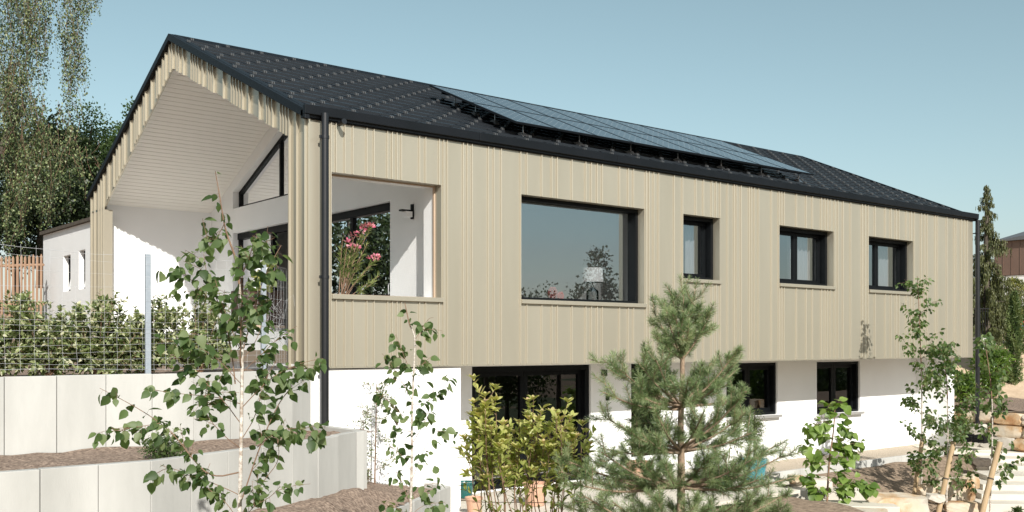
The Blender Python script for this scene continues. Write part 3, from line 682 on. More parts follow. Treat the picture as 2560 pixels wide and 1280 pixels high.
# ------------------------------------------------------------------ things in and on the house
def lampthing():
    x, y, z = 6.12, .74, 3.30
    o = empty('table_lamp', (x,y,z), 'white drum shade table lamp with clear glass base on window board', 'lamp')
    MB().lathe((x,y,z),[(.09,0),(.11,.02),(.115,.12),(.11,.26),(.05,.31),(.025,.33),(.025,.37)],24).build('lamp_base', M['lampglass'], o, smooth=True)
    MB().tube([(x,y,z+.36),(x,y,z+.50)],.012,10).build('stem', M['alu'], o)
    MB().lathe((x,y,z),[(.20,.42),(.185,.68),(.18,.68),(.195,.42)],32).build('lamp_shade', M['shade'], o, smooth=True)
lampthing()
def cone_orn(x, y, z, s, m, label):
    o = empty('cone_ornament', (x,y,z), label, 'ornament', 'cone shaped ornaments on the window board')
    MB().lathe((x,y,z),[(.045*s,0),(.02*s,.02*s),(.018*s,.06*s),(.06*s,.09*s)],14).build('foot', m, o, smooth=True)
    b = MB()
    for i in range(7):
        zz = z+(.09+.03*i)*s; r = .075*s*math.sin(math.pi*(i+1.6)/9.2)
        for k in range(9):
            a = 2*math.pi*(k+.5*(i%2))/9; b.lathe((x+r*math.cos(a),y+r*math.sin(a),zz),[(.004*s,-.018*s),(.018*s,-.006*s),(.016*s,.010*s),(.004*s,.020*s)],6)
    b.build('scales', m, o, smooth=True)
cone_orn(5.05,.62,3.30,1.0,M['ornpink'],'larger dusty pink cone ornament behind the window glass')
cone_orn(5.20,.58,3.30,.72,M['red'],'smaller bright red cone ornament behind the window glass')
def jar(x, y, s, label):
    o = empty('glass_jar', (x,y,3.30), label, 'jar')
    MB().lathe((x,y,3.30),[(.05*s,0),(.07*s,.03*s),(.07*s,.09*s),(.05*s,.12*s)],16).build('bowl', M['lampglass'], o, smooth=True)
    MB().lathe((x,y,3.30),[(.055*s,.121*s),(.055*s,.135*s),(.02*s,.15*s)],16).build('lid', M['alu'], o, smooth=True)
jar(4.15,.66,1.0,'round glass jar with silver lid beside the wire basket'); jar(4.33,.62,.62,'tiny silver lidded jar on the window board')
bk = MB()
for i in range(3): bk.tube([(3.93+.16*math.cos(t),.75+.12*math.sin(t),3.31+.045*i) for t in np.linspace(0,6.2832,18)], .004, 5)
for t in np.linspace(0,6.28,14): bk.tube([(3.93+.16*math.cos(t),.75+.12*math.sin(t),3.31),(3.93+.165*math.cos(t),.75+.125*math.sin(t),3.41)], .003, 5)
tag(bk.build('wire_basket', M['darkbark']), 'dark wire basket at the left end of the window board', 'basket')
ch = empty('armchair', (4.0,1.6,2.79), 'pink upholstered chair just inside the picture window', 'chair')
c_ = MB(); vs = []
for i in range(13):
    a = math.pi*(i/12); vs += [(4.0+.30*math.cos(a), 1.55+.26*math.sin(a)*-1+.2, 3.2), (4.0+.33*math.cos(a), 1.55-.29*math.sin(a)+.2, 3.62+.04*math.sin(a))]
c_.add(vs, [(2*i,2*i+2,2*i+3,2*i+1) for i in range(12)])
bo = c_.build('backrest', M['pink'], ch, smooth=True); sm = bo.modifiers.new('s','SOLIDIFY'); sm.thickness = .06
MB().box(3.72,4.28,1.5,2.0,3.15,3.27).build('seat', M['pink'], ch, bevel=.03)
for dx in (3.76,4.24):
    for dy in (1.55,1.95): MB().tube([(dx,dy,3.15),(dx,dy,2.79)],[.02,.012],8).build('leg', M['darkbark'], ch)
# cart on castors in the loggia
ct = empty('wheeled_cart', (1.3,3.2,2.78), 'dark brown wooden cart on small castors in the covered terrace', 'cart')
p0 = at(690,825,16.3)
cx, cy = 1.25, 4.35
MB().box(cx-.35,cx+.35,cy-.35,cy+.35,2.93,3.55).build('body', M['cart'], ct, bevel=.01)
MB().box(cx-.37,cx+.37,cy-.37,cy+.37,2.88,2.925).build('base', M['wood'], ct)
for dx in (-.28,.28):
    for dy in (-.28,0,.28): MB().tube([(cx+dx-.02,cy+dy,2.83),(cx+dx+.02,cy+dy,2.83)],.05,14).build('castor', M['alu'], ct)
hd = MB().tube([(cx-.2,cy-.3,3.55),(cx-.2,cy-.3,3.8),(cx-.2,cy+.3,3.8),(cx-.2,cy+.3,3.55)],.012,8); hd.build('handle', M['alu'], ct)

# ------------------------------------------------------------------ PLANTS
def P3(pts, Y):                              # photograph outline of a stem -> points at its real distance
    return np.array([at(p[0], p[1], Y + (p[2] if len(p) > 2 else 0)) for p in pts])
def leaves_on(pts, n, size, t0=.15, t1=1.0, droop=.7, off_=.5, nup=0.0):
    """positions, directions, normals of stalked leaves along a twig"""
    p, t, tt = along(pts, n, t0, t1)
    if n > 3:
        g = (np.arange(n)//2)*2; p = p*.15 + p[g]*.85; t = t[g]
    side = unit(np.cross(t, rdir(n))); st = rng.random((n,1))*off_*size + .1*size
    pos = p + side*st + t*st*.3; pos[:,2] -= st[:,0]*.35
    d = unit(side*.6 + t*.3 + rdir(n)*.35 + np.array([0,0,-droop])*(.4+rng.random((n,1))))
    nr = unit(side*.5 + rdir(n)*.8 + np.array([-.25,-.5,.5+nup]))
    stalk = (p, pos)
    return pos, d, nr, stalk
def broadleaf(name, label, cat, Y, trunk, branches, size, tpl, leafm, r0, r1, trunkmat, twigs=3, twlen=.28, lpb=12, group=None, droop=.7,
              jit=.5, barkname='trunk', lvar=.35, twig_t=.2, brad=.35, split=.55, nup=0.0):
    base = P3(trunk, Y); o = empty(name, base[0], label, cat, group)
    tm = MB(); n = len(trunk); tp = smooth(base)
    kk = max(3, int(len(tp)*split)); rr_ = list(np.linspace(r0, r1, len(tp)))
    tm.tube(tp[:kk], rr_[:kk], 9); tm.build(barkname, M[trunkmat], o, smooth=True)
    bm_ = MB(); bm_.tube(tp[kk-1:], rr_[kk-1:], 7) if len(tp)-kk > 1 else None; pos, dd, nn, sz = [], [], [], []
    allb = []
    for b in branches:
        pts = P3(b, Y); pts = smooth(pts); k = len(pts); depth = rng.normal()*jit*.4
        s = np.linspace(0,1,k)[:,None]; pts = pts + s*np.array([fw[0],fw[1],0])*depth
        Lb = np.sum(np.linalg.norm(np.diff(pts,axis=0),axis=1))
        rr = max(.0025, r0*brad*min(1,Lb)); bm_.tube(pts, list(np.linspace(rr, .0014, k)), 6); allb.append((pts, Lb, 1))
        for _ in range(int(twigs*max(.35,Lb)*2)):
            q, t, _t = along(pts, 1, twig_t, .92); q, t = q[0], t[0]
            L = twlen*(.4+.8*rng.random()); dr = unit(t*.8 + rdir(1)[0]*.85 + np.array([0,0,.15]))
            tw = [q, q+dr*L*.5, q+dr*L + np.array([0,0,-.12*L])]; tw = smooth(tw,1)
            bm_.tube(tw, list(np.linspace(.0020,.0010,len(tw))), 4); allb.append((tw, L, 0))
    # the leader carries leaves too
    allb.append((tp[len(tp)//3:], np.sum(np.linalg.norm(np.diff(tp[len(tp)//3:],axis=0),axis=1)), 2))
    for pts, Lb, kind in allb:
        n = max(2, int(lpb*Lb*(1.0 if kind == 1 else 1.25 if kind == 0 else .75)))
        a, b_, c, stalk = leaves_on(pts, n, size, .22 if kind==1 else .1, 1.0, droop, .5, nup)
        pos.append(a); dd.append(b_); nn.append(c); sz.append(size*(1-lvar+lvar*1.2*rng.random(n)))
        for u0, u1 in zip(*stalk): bm_.tube([u0,u1], [.0010,.0007], 3, cap=False)
    bm_.build('branches', M['twig'], o, smooth=True)
    pos, dd, nn, sz = map(np.concatenate, (pos, dd, nn, sz))
    instance_mesh('leaves', tpl, pos, dd, nn, sz, leafm, o)
    return o

# the young birch nearest the camera
broadleaf('young_birch', 'tall young birch with large toothed leaves in front of the concrete walls on the left', 'tree', 6.5,
  [(596,1420),(599,1280),(602,1150),(604,1000),(606,900),(603,780),(598,700),(588,640),(572,600),(560,560),(551,500),(538,428)],
  [[(588,960),(582,900),(570,830),(555,785),(540,740),(523,725),(509,633)],
   [(604,920),(615,840),(630,740),(637,696),(668,655),(687,612)],
   [(606,880),(650,720),(661,691),(684,644),(702,612)],
   [(555,785),(520,745),(480,700),(452,672)],
   [(598,700),(625,650),(660,610),(690,596)],
   [(560,560),(520,620),(500,560),(492,540)],
   [(602,1180),(529,1196),(480,1150),(444,1100),(394,1055),(320,1010),(242,971)],
   [(400,1058),(340,1068),(275,1078)],
   [(601,1240),(520,1210),(440,1185),(372,1172)],
   [(603,1060),(560,1000),(500,940),(458,905),(440,890)],
   [(604,1010),(540,990),(470,985),(385,972)],
   [(601,1257),(644,1118),(685,1014),(719,968),(738,925)],
   [(644,1118),(700,1075),(760,1060),(822,1078)],
   [(604,1020),(660,960),(700,930),(760,905),(808,896)],
   [(606,930),(660,880),(700,840),(742,815)],
   [(604,960),(560,900),(520,870),(470,850)],
   [(600,1290),(660,1200),(700,1150),(690,1090)],
   [(600,1310),(560,1250),(500,1215),(520,1160)],
   [(603,1100),(640,1040),(655,960),(690,900)],
   [(604,880),(580,820),(560,760),(545,700)],
   [(600,1320),(640,1260),(690,1235),(725,1200)],
   [(602,1120),(560,1080),(520,1020),(545,940)],
   [(606,900),(640,850),(655,790),(650,740)]],
  .080, T_BIRCH, M['birch'], .015, .0022, 'bark', twigs=2.9, twlen=.20, lpb=38, lvar=.6, group='young birches', jit=.55)
broadleaf('young_birch', 'slender young birch standing before the white wall below the loggia opening', 'tree', 8.4,
  [(1022,1420),(1027,1272),(1030,1126),(1029,1073),(1031,993),(1037,880),(1037,835),(1024,815),(1018,785),(1012,757)],
  [[(1037,850),(1050,825),(1067,795),(1078,792)],
   [(1031,940),(1010,895),(992,850),(985,835)],
   [(1030,1000),(1000,950),(985,930),(965,900),(948,884)],
   [(1030,1060),(990,1020),(960,985),(938,962)],
   [(1032,1010),(1070,1010),(1090,965),(1112,948),(1130,950)],
   [(1034,930),(1060,905),(1078,890)],
   [(1028,1080),(1000,1075),(990,1060),(975,1040)],
   [(1030,1200),(1055,1130),(1080,1090),(1105,1070)],
   [(1030,1180),(1000,1130),(970,1110)],
   [(1030,1110),(1060,1060),(1075,1030)],
   [(1027,1270),(1000,1200),(985,1180),(975,1195)],
   [(1028,1240),(1060,1210),(1100,1205)],
   [(1025,1290),(1060,1262),(1110,1260)],
   [(1025,1300),(1000,1270),(965,1262)]],
  .090, T_BIRCH, M['birch'], .013, .003, 'bark', twigs=1.8, twlen=.16, lpb=34, split=.75, lvar=.6, group='young birches', jit=.4)

def auto_branches(trunk, n, wid, seed, t0=.12, up=.9, taper=.8):
    r_ = random.Random(seed); out = []; N = len(trunk)-1
    for i in range(n):
        t = t0 + (.97-t0)*(i+r_.random())/n; k = min(int(t*N), N-1); f = t*N-k
        u = trunk[k][0]*(1-f)+trunk[k+1][0]*f; v = trunk[k][1]*(1-f)+trunk[k+1][1]*f
        w_ = wid*(1-taper*t)*(.55+.6*r_.random()); s = -1 if (i+r_.randint(0,1)) % 2 else 1; dy = r_.uniform(-.5,.5)
        out.append([(u,v),(u+s*w_*.5, v-w_*.35*up, dy*.4),(u+s*w_*.85, v-w_*.9*up, dy*.8),(u+s*w_, v-w_*1.35*up, dy)])
    return out
tA = [(2303,1262),(2304,1180),(2305,1050),(2304,940),(2300,840),(2297,760),(2293,690)]
broadleaf('young_birch','tall slim young birch leaning against a stake before the far end of the cladding','tree',20.9,tA,auto_branches(tA,32,56,3,.12),
  .092,T_BIRCH,M['birch'],.020,.005,'bark',twigs=3,twlen=.26,lpb=25,group='young birches',jit=.9)
tB = [(2366,1290),(2368,1180),(2370,1060),(2368,960),(2360,900),(2352,870)]
broadleaf('young_birch','bushy staked young birch in the middle of the right hand group','tree',19.9,tB,auto_branches(tB,36,66,5,.06),
  .092,T_BIRCH,M['birch'],.018,.005,'bark',twigs=3,twlen=.28,lpb=25,group='young birches',jit=.9)
tC = [(2474,1296),(2478,1180),(2482,1060),(2478,960),(2466,880),(2462,850)]
broadleaf('young_birch','thin staked young birch rightmost, beside the garden steps','tree',19.7,tC,auto_branches(tC,22,44,9,.12),
  .115,T_BIRCH,M['birch'],.018,.005,'bark',twigs=2,twlen=.26,lpb=20,group='young birches',jit=.7)
for (a, b, Y, r_, lab) in (((2285,1240),(2308,1085),20.75,.045,'round wooden stake leaning beside the tall slim birch'),
                         ((2340,1310),(2384,1105),19.5,.05,'round wooden stake crossing the bushy birch'),
                         ((2448,1310),(2500,1105),19.3,.055,'round wooden stake leaning on the rightmost birch')):
    s0, s1 = at(*a,Y), at(*b,Y+.2); m = MB().tube([s0,(s0*.5+s1*.5),s1],[r_,r_*.97,r_*.94],14)
    o = m.build('tree_stake', M['stake'], smooth=True); tag(o, lab, 'stake', 'tree stakes')
    c = s0*.45+s1*.55; 
    MB().tube([c-(s1-s0)*.008,c+(s1-s0)*.008],r_*1.12,12).build('tie', M['darkbark'], o)

# sapling with big soft leaves in front of the far lower window
tS = [(2066,1300),(2070,1200),(2074,1140),(2084,1080),(2088,1010)]
S_ = [[(2084,1070),(2060,1050),(2038,1062),(2015,1068)],[(2086,1050),(2110,1075),(2125,1068)],[(2088,1015),(2100,1005)],[(2086,1040),(2065,1020),(2075,1005)],
      [(2072,1150),(2050,1125),(2030,1120),(2015,1128)],[(2074,1145),(2100,1120),(2130,1110),(2150,1098)],[(2080,1090),(2050,1080),(2030,1075)],
      [(2070,1190),(2050,1200),(2030,1190),(2008,1196)],[(2072,1200),(2110,1215),(2140,1205),(2175,1212)],[(2078,1120),(2105,1140),(2120,1160)],
      [(2066,1250),(2045,1225),(2020,1222)],[(2068,1240),(2100,1215),(2115,1240)],[(2078,1130),(2045,1150),(2035,1165)],[(2082,1090),(2110,1100),(2140,1130)],[(2070,1210),(2085,1180),(2105,1178)]]
broadleaf('broadleaf_sapling','young sapling with large soft bright green heart shaped leaves before the white wall','tree',18.4,tS,S_,.175,T_ROUND,M['sapling'],.022,.008,'twig',
  twigs=2.0,twlen=.2,lpb=34,droop=.5,jit=.3,lvar=.6,nup=1.0)
# little shrub against the white wall
tM = [(937,1222),(937,1196),(938,1150),(940,1060),(941,1000),(941,960)]
broadleaf('young_maple','small feathery shrub with fine leaves growing against the white wall','shrub',14.35,tM,auto_branches(tM,22,62,21,.1,.35,.5),
  .060,T_LANCE,M['finegreen'],.014,.004,'twig',twigs=3.2,twlen=.16,lpb=46,droop=.1,jit=.3)
MB().tube([at(907,1000,14.3),at(909,1130,14.35)],[.003,.006],5).build('tall_stem', M['twig'], bpy.data.objects['young_maple'])

# photinia trained on canes
tP = [(1338,1420),(1340,1290),(1338,1180),(1336,1090),(1334,1010)]
r_ = random.Random(4); B_ = []
for (u, v) in [(1213,992),(1190,1040),(1240,1030),(1262,1062),(1285,1085),(1334,1000),(1318,1040),(1352,1035),(1391,1040),(1376,1075),(1410,1075),(1440,1095),(1466,1082),(1300,1060),(1228,1075),(1205,1090),(1180,1100),(1165,1125),(1250,1110),(1340,1085),(1195,1030),(1425,1120),(1360,1110),(1290,1120),(1215,1010),(1402,1050),(1345,1050),(1270,1100),(1386,1120)]:
    ub = 1338 + (u-1338)*.8 + r_.uniform(-30,30)
    B_.append([(1338+(u-1338)*.7+r_.uniform(-20,20),1340),(ub,1230,r_.uniform(-.15,.15)),(u*.75+ub*.25, v*.4+1230*.6, r_.uniform(-.25,.25)),(u, v, r_.uniform(-.35,.35))])
ph = empty('trained_shrub', P3(tP,9.6)[0], 'bushy evergreen shrub with yellow green and bronze leaf tips before the terrace door', 'shrub')
MBb = MB(); ps, ds, ns, ss, rn = [], [], [], [], []
for b in B_:
    p = smooth(P3(b, 9.6)); MBb.tube(p, list(np.linspace(.006,.0028,len(p))), 6)
    twl = [(p, 1)]
    for _ in range(7):
        q, t, _t = along(p, 1, .35, .98); L = .10+.12*rng.random(); dr = unit(t[0]*.6+rdir(1)[0]*.8+np.array([0,0,.35]))
        tw = np.array([q[0], q[0]+dr*L*.6+[0,0,-.01], q[0]+dr*L+[0,0,.02]]); MBb.tube(tw,[.003,.0022,.0016],4); twl.append((tw,0))
    for tw, main in twl:
        n = 14 if main else 7
        a, t, tt = along(tw, n, .18 if main else .2, 1.0); sd_ = unit(np.cross(t, rdir(n)))
        ps.append(a); ds.append(unit(sd_*.75 + t*.75 + np.array([0,0,.05]) + rdir(n)*.2)); ns.append(unit(t*1.0+np.array([-.1,-.2,.9])*.6-sd_*.3))
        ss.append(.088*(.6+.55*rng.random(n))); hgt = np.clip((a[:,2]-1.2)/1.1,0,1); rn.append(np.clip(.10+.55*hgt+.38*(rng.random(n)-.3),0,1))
        if main or rng.random() < .5:                         # rosette of young leaves at the tip
            k = 7; a = np.repeat(tw[-1][None],k,0); an = np.linspace(0,6.28,k,endpoint=False)+rng.random()*6
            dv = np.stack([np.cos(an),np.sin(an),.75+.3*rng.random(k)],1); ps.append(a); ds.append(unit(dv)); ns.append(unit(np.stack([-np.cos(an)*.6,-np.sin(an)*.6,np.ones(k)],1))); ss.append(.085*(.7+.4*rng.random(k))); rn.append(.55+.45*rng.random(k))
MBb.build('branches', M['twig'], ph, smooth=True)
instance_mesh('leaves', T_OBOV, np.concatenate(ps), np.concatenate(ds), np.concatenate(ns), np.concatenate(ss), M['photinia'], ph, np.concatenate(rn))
for u in (1205, 1262, 1395, 1450):
    c = MB().tube([at(u,1400,9.75),at(u+r_.uniform(-4,4),1115,9.75)],.006,6)
    c.build('cane', M['stake'], ph)
for v in (1160, 1255): MB().tube([at(1180,v,9.78),at(1470,v+3,9.78)],.0035,5).build('training_wire', M['darkbark'], ph)

# the pine
YP = 8.2
pn = empty('young_pine', at(1702,1420,YP), 'young pine with upswept needle covered branches in front of the house', 'tree')
tk = smooth(P3([(1700,1430),(1702,1300),(1703,1200),(1703,1125),(1701,1080),(1703,1018),(1706,960),(1706,893),(1706,850),(1707,800)], YP))
MB().tube(tk, list(np.linspace(.038,.012,len(tk))), 12).build('trunk', M['pinebark'], pn, smooth=True)
PB = []
def pb(b, tips):                             # trunk point -> branch tips in the photograph, with depth
    for t in tips: PB.append((b, (1703+(t[0]-1703)*.99, t[1]+20, t[2])))
pb((1707,830),[(1690,716,.05),(1709,718,-.05),(1731,732,.1),(1744,748,-.15),(1674,760,.12),(1722,762,-.1)])
pb((1706,893),[(1634,760,.15),(1659,738,-.1),(1770,780,-.1),(1762,800,.2),(1752,770,.25),(1690,770,-.35),(1636,812,-.25),(1650,822,.35),(1722,800,-.4),(1700,812,.4)])
pb((1703,1018),[(1507,880,.1),(1540,898,-.25),(1584,912,.25),(1592,884,-.1),(1616,882,.3),(1504,960,-.3),(1640,880,-.45),(1750,908,.25),(1780,886,.05),(1838,866,-.2),(1853,874,.1),(1866,958,.35),(1660,890,.5),(1720,930,-.55),(1585,960,-.5),(1800,940,-.5),(1560,985,.35),(1645,940,.2),(1755,960,.4),(1842,905,.4)])
pb((1703,1125),[(1507,1020,.2),(1499,1100,-.2),(1548,1042,-.45),(1600,1010,.45),(1640,1010,-.55),(1660,1050,.5),(1760,1010,-.5),(1800,1020,.45),(1873,1005,-.1),(1850,1050,.5),(1868,958,-.35),(1820,980,.1),(1575,1085,.1),(1620,1080,-.6),(1880,1062,-.3),(1780,1060,.6)])
pb((1702,1215),[(1394,1158,.2),(1404,1128,-.15),(1430,1190,-.45),(1470,1130,.4),(1500,1110,-.4),(1560,1120,.5),(1600,1130,-.6),(1650,1130,.6),(1770,1120,-.6),(1820,1110,.5),(1880,1130,-.45),(1947,1090,.15),(1960,1120,-.3),(1990,1172,.1),(1540,1180,-.2),(1840,1170,.35),(1900,1180,-.5),(1915,1105,.4),(1670,1160,-.7),(1740,1165,.65)])
pb((1701,1330),[(1400,1240,.2),(1450,1215,-.4),(1490,1250,.45),(1530,1235,-.6),(1590,1225,.5),(1640,1230,-.7),(1680,1235,.7),(1740,1230,-.7),(1790,1225,.6),(1840,1240,-.5),(1880,1230,.4),(1930,1215,-.3),(1975,1210,.3),(1960,1262,-.1),(1900,1270,.5),(1560,1275,.1),(1460,1280,-.2),(1620,1270,.5),(1780,1275,-.6),(1850,1285,.2),(1710,1270,-.75)])
bmb = MB(); sh = []
for (b, t) in PB:
    p0, p1 = at(b[0],b[1]+random.uniform(-6,6),YP), at(t[0],t[1],YP+t[2]); L = np.linalg.norm(p1-p0)
    hv = p1-p0; mid = p0 + hv*.60 + np.array([0,0,-.07*L]); mid2 = p0+hv*.28+np.array([0,0,-.045*L])
    p = smooth([p0,mid2,mid,p1]); r0 = .007+.010*min(1,L); bmb.tube(p, list(np.linspace(r0,.0035,len(p))), 7)
    sh.append((p, .42 if L>.5 else .12, 1.0))
    ns_ = int(2 + L*10.5)
    for i in range(ns_):
        q, tt, _t = along(p, 1, .22, .97); Ls = .06+.11*rng.random(); dr = unit(tt[0]*.8+rdir(1)[0]*.85+np.array([0,0,.25]))
        s = np.array([q[0], q[0]+dr*Ls*.55, q[0]+dr*Ls+np.array([0,0,.18*Ls])]); bmb.tube(s,[.0035,.003,.0025],5); sh.append((s,.1,1.0))
        if rng.random() < .5:
            dr2 = unit(dr+rdir(1)[0]*.8+np.array([0,0,.3])); s2 = np.array([s[1], s[1]+dr2*Ls*.7]); bmb.tube(s2,[.003,.0022],4); sh.append((s2,.1,1.0))
bmb.build('branches', M['pinebark'], pn, smooth=True)
ps, ds, ns, ss, rn = [], [], [], [], []
for (p, a, b) in sh:
    L = np.sum(np.linalg.norm(np.diff(np.asarray(p),axis=0),axis=1))*(b-a); n = int(L*820)+26
    q, t, tt = along(p, n, a, b); s = unit(np.cross(t, rdir(n)))
    ps.append(q); ds.append(unit(s*(.75+.3*rng.random((n,1))) + t*.62)); ns.append(rdir(n)); ss.append(.034+.018*rng.random(n)); rn.append(np.clip(rng.random()*.65+.4*rng.random(n)-.03,0,1))
    k = 16; q = np.repeat(np.asarray(p)[-1][None],k,0); td = unit((np.asarray(p)[-1]-np.asarray(p)[-2])[None]); ps.append(q); ds.append(unit(td+rdir(k)*.5)); ns.append(rdir(k)); ss.append(.034+.018*rng.random(k)); rn.append(.4+.5*rng.random(k))
instance_mesh('needles', (T_NEED[0]*np.array([1.6,1,1]), T_NEED[1]), np.concatenate(ps), np.concatenate(ds), np.concatenate(ns), np.concatenate(ss), M['pine'], pn, np.concatenate(rn))
print('needles', sum(len(a) for a in ps))

# evergreen shrubs behind the fence
hl = ['leftmost', 'second from left', 'third from left', 'fourth from left', 'fifth from left', 'rightmost']
for i, (x, y, h, wx) in enumerate([(-4.75,.15,1.12,.56),(-4.0,.10,1.10,.56),(-3.35,.12,1.20,.50),(-2.75,.14,1.06,.50),(-2.15,.18,1.16,.50),(-1.45,.28,1.16,.54)]):
    o = empty('evergreen_shrub', (x,y,2.2), 'grey green evergreen shrub behind the wire fence, %s of the row' % hl[i], 'shrub', 'evergreen shrubs behind the wire fence')
    b = MB(); ps, ds, ns, ss, rn = [], [], [], [], []
    for k in range(34):
        a = rng.random()*6.283; rr = math.sqrt(rng.random())
        tx, ty, tz = x+math.cos(a)*wx*rr*1.05, y+math.sin(a)*.34*rr, 2.2+h*(.22+.84*rng.random()*(1.05-rr*.4))
        p = smooth([(x+random.uniform(-.05,.05),y,2.2),(x+(tx-x)*.45,y+(ty-y)*.4,2.2+(tz-2.2)*.35),(tx,ty,tz)],1)
        b.tube(p, list(np.linspace(.008,.002,len(p))), 5)
        tws = [(p, 34, .2)]
        for _ in range(8):
            q, t, _t = along(p,1,.2,.95); dr = unit(t[0]*.5+rdir(1)[0]+np.array([0,0,.2])); L = .10+.15*rng.random(); tw = np.array([q[0],q[0]+dr*L]); b.tube(tw,[.003,.0015],4); tws.append((tw,20,.05))
        for tw, n, t0 in tws:
            q, t, _t = along(tw,n,t0,1.); s = unit(np.cross(t,rdir(n)))
            ps.append(q); ds.append(unit(s*.8+t*.55+rdir(n)*.2)); ns.append(unit(t*.5+rdir(n)*.6+np.array([0,-.3,.6]))); ss.append(.066*(.6+.6*rng.random(n))); rn.append(rng.random(n)**1.1)
    b.build('stems', M['twig'], o, smooth=True)
    instance_mesh('leaves', T_OVAL, np.concatenate(ps), np.concatenate(ds), np.concatenate(ns), np.concatenate(ss), M['hedge'], o, np.concatenate(rn))

# wire fence with two steel posts
fo = empty('wire_fence', (-2.43,-.68,2.24), 'sagging knotted wire fence on galvanised posts above the upper concrete wall', 'fence')
FP = [np.array(p) for p in [(-7.5,-.80),(-4.6,-.80),(-2.43,-.70),(-.78,-.30),(0.1,.75)]]
fl = [np.array([p[0],p[1]]) for p in FP]; seg = np.array([np.linalg.norm(fl[i+1]-fl[i]) for i in range(4)]); LL = np.concatenate([[0],np.cumsum(seg)])
def fpt(t): return np.array([np.interp(t,LL,[p[0] for p in fl]), np.interp(t,LL,[p[1] for p in fl])])
for p in (fl[2], fl[3]):
    MB().box(p[0]-.032,p[0]+.032,p[1]+.004,p[1]+.04,2.1,3.66).build('post', M['galv'], fo, bevel=.003)
zs = [0.05,.12,.19,.26,.33,.40,.47,.54,.62,.72,.84,.98,1.14,1.30,1.40]
wm = MB()
for i, z in enumerate(zs):
    pts = []
    for t in np.arange(0, LL[-1], .16):
        q = fpt(t); sag = -.02*math.sin(t*1.3+i) + .010*fbm(t, i, 2.2, i) + (-.03*math.sin(math.pi*((t-LL[1])/(LL[2]-LL[1]))) if LL[1]<t<LL[2] and z>1 else 0)
        rise = .07*max(0,(LL[2]-t))/3 if z > 1.0 else 0
        pts.append((q[0], q[1]-.004+.006*fbm(t,i,3,9), 2.25+z+sag+rise))
    wm.tube(pts, .0018 if i in (0,14) else .0012, 4, cap=False)
for t in np.arange(0.05, LL[-1], .15):
    q = fpt(t); pts = [(q[0]+.014*fbm(t,zz,2.5,4)+.02*math.sin(t*7)*zz/1.4, q[1]-.006, 2.25+zz+(.07*max(0,(LL[2]-t))/3*(zz/1.4))) for zz in [0.03]+zs[1:-1:2]+[1.40]]
    wm.tube(pts, .0011, 4, cap=False)
# the loose rolled-up end
for k in range(34):
    a = random.uniform(0,6.28); c = np.array([-.46+random.uniform(-.16,.12), -.02+random.uniform(-.1,.12), 2.98+random.uniform(-.35,.22)])
    wm.tube([c, c+np.array([random.uniform(-.12,.12),random.uniform(-.1,.1),random.uniform(-.16,.16)]), c+np.array([random.uniform(-.12,.12),random.uniform(-.1,.1),random.uniform(-.2,.2)])], .0011, 4, cap=False)
wm.build('wire_mesh', M['wire'], fo)

# picket fence at far left
pf = empty('picket_fence', (-2.5,15.9,3.2), 'warm brown wooden picket fence with pointed slats left of the annex', 'fence')
a0, a1 = at(-160,800,26.5), at(107,800,25.6); dv = unit((a1-a0)[None])[0]; npk = int(np.linalg.norm((a1-a0)[:2])/.117)
for i in range(npk):
    c = a0 + (a1-a0)*(i+.5)/npk; t = 4.86+random.uniform(-.02,.02); hx, hy = dv[0]*.029, dv[1]*.029; nx, ny = dv[1]*.011, -dv[0]*.011
    tl_ = random.uniform(-.006,.006); poly = [(-1,3.1),(1,3.1),(1,t-.06),(0,t),(-1,t-.06)]
    vs = [(c[0]+s*hx+tl_*(z-3)+k*nx, c[1]+s*hy+k*ny, z) for k in (1,-1) for (s,z) in poly]
    MB().add(vs, [(0,1,2,3,4),(9,8,7,6,5)]+[(j,j+5,(j+1)%5+5,(j+1)%5) for j in range(5)]).build('picket', M['picket'], pf)
for z in (4.60, 3.6):
    q0, q1 = a0-np.array([dv[1],-dv[0],0])*.03, a1-np.array([dv[1],-dv[0],0])*.03
    MB().tube([(q0[0],q0[1],z),(q1[0],q1[1],z)],.035,8).build('rail', M['picket'], pf)

# ------------------------------------------------------------------ background trees, left
def strand_tree(name, label, base, top, strands, leaf, matn, n_per, trunk_r=.18, cat='tree', group=None, seed=1):
    o = empty(name, base, label, cat, group); r_ = random.Random(seed)
    tk = smooth([base, (base[0]*.6+top[0]*.4, base[1]*.6+top[1]*.4, base[2]*.5+top[2]*.5), top]); MB().tube(tk, list(np.linspace(trunk_r, trunk_r*.3, len(tk))), 10).build('trunk', M['darkbark'], o, smooth=True)
    b = MB(); ps, ds, ns, ss, rn = [], [], [], [], []
    for (s, L, amp) in strands:
        s = np.array(s); n = max(4,int(L/.35)); ph_ = r_.uniform(0,6); pts = [s + np.array([amp*.25*math.sin(ph_+i*.5)+r_.uniform(-.05,.05), amp*.2*math.cos(ph_*1.7+i*.4), -L*i/n]) for i in range(n+1)]
        b.tube(pts, list(np.linspace(.005,.002,len(pts))), 4, cap=False)
        k = int(n_per*L); q, t, tt = along(pts, k, 0.02, 1.0); wdt = amp*(.25+.75*np.sin(np.clip(tt,0,1)*2.6+.3))[:,None]
        q = q + rng.normal(size=(k,3))*np.array([.12,.12,.12])*wdt
        ps.append(q); ds.append(unit(rdir(k)*.7+np.array([0,0,-.8]))); ns.append(rdir(k)); ss.append(leaf*(.6+.7*rng.random(k))); rn.append(rng.random(k)**1.7)
    b.build('branches', M['twig'], o)
    instance_mesh('leaves', T_DIAM, np.concatenate(ps), np.concatenate(ds), np.concatenate(ns), np.concatenate(ss), M[matn], o, np.concatenate(rn))
    return o
ST = []; r_ = random.Random(11); YT = 29.0
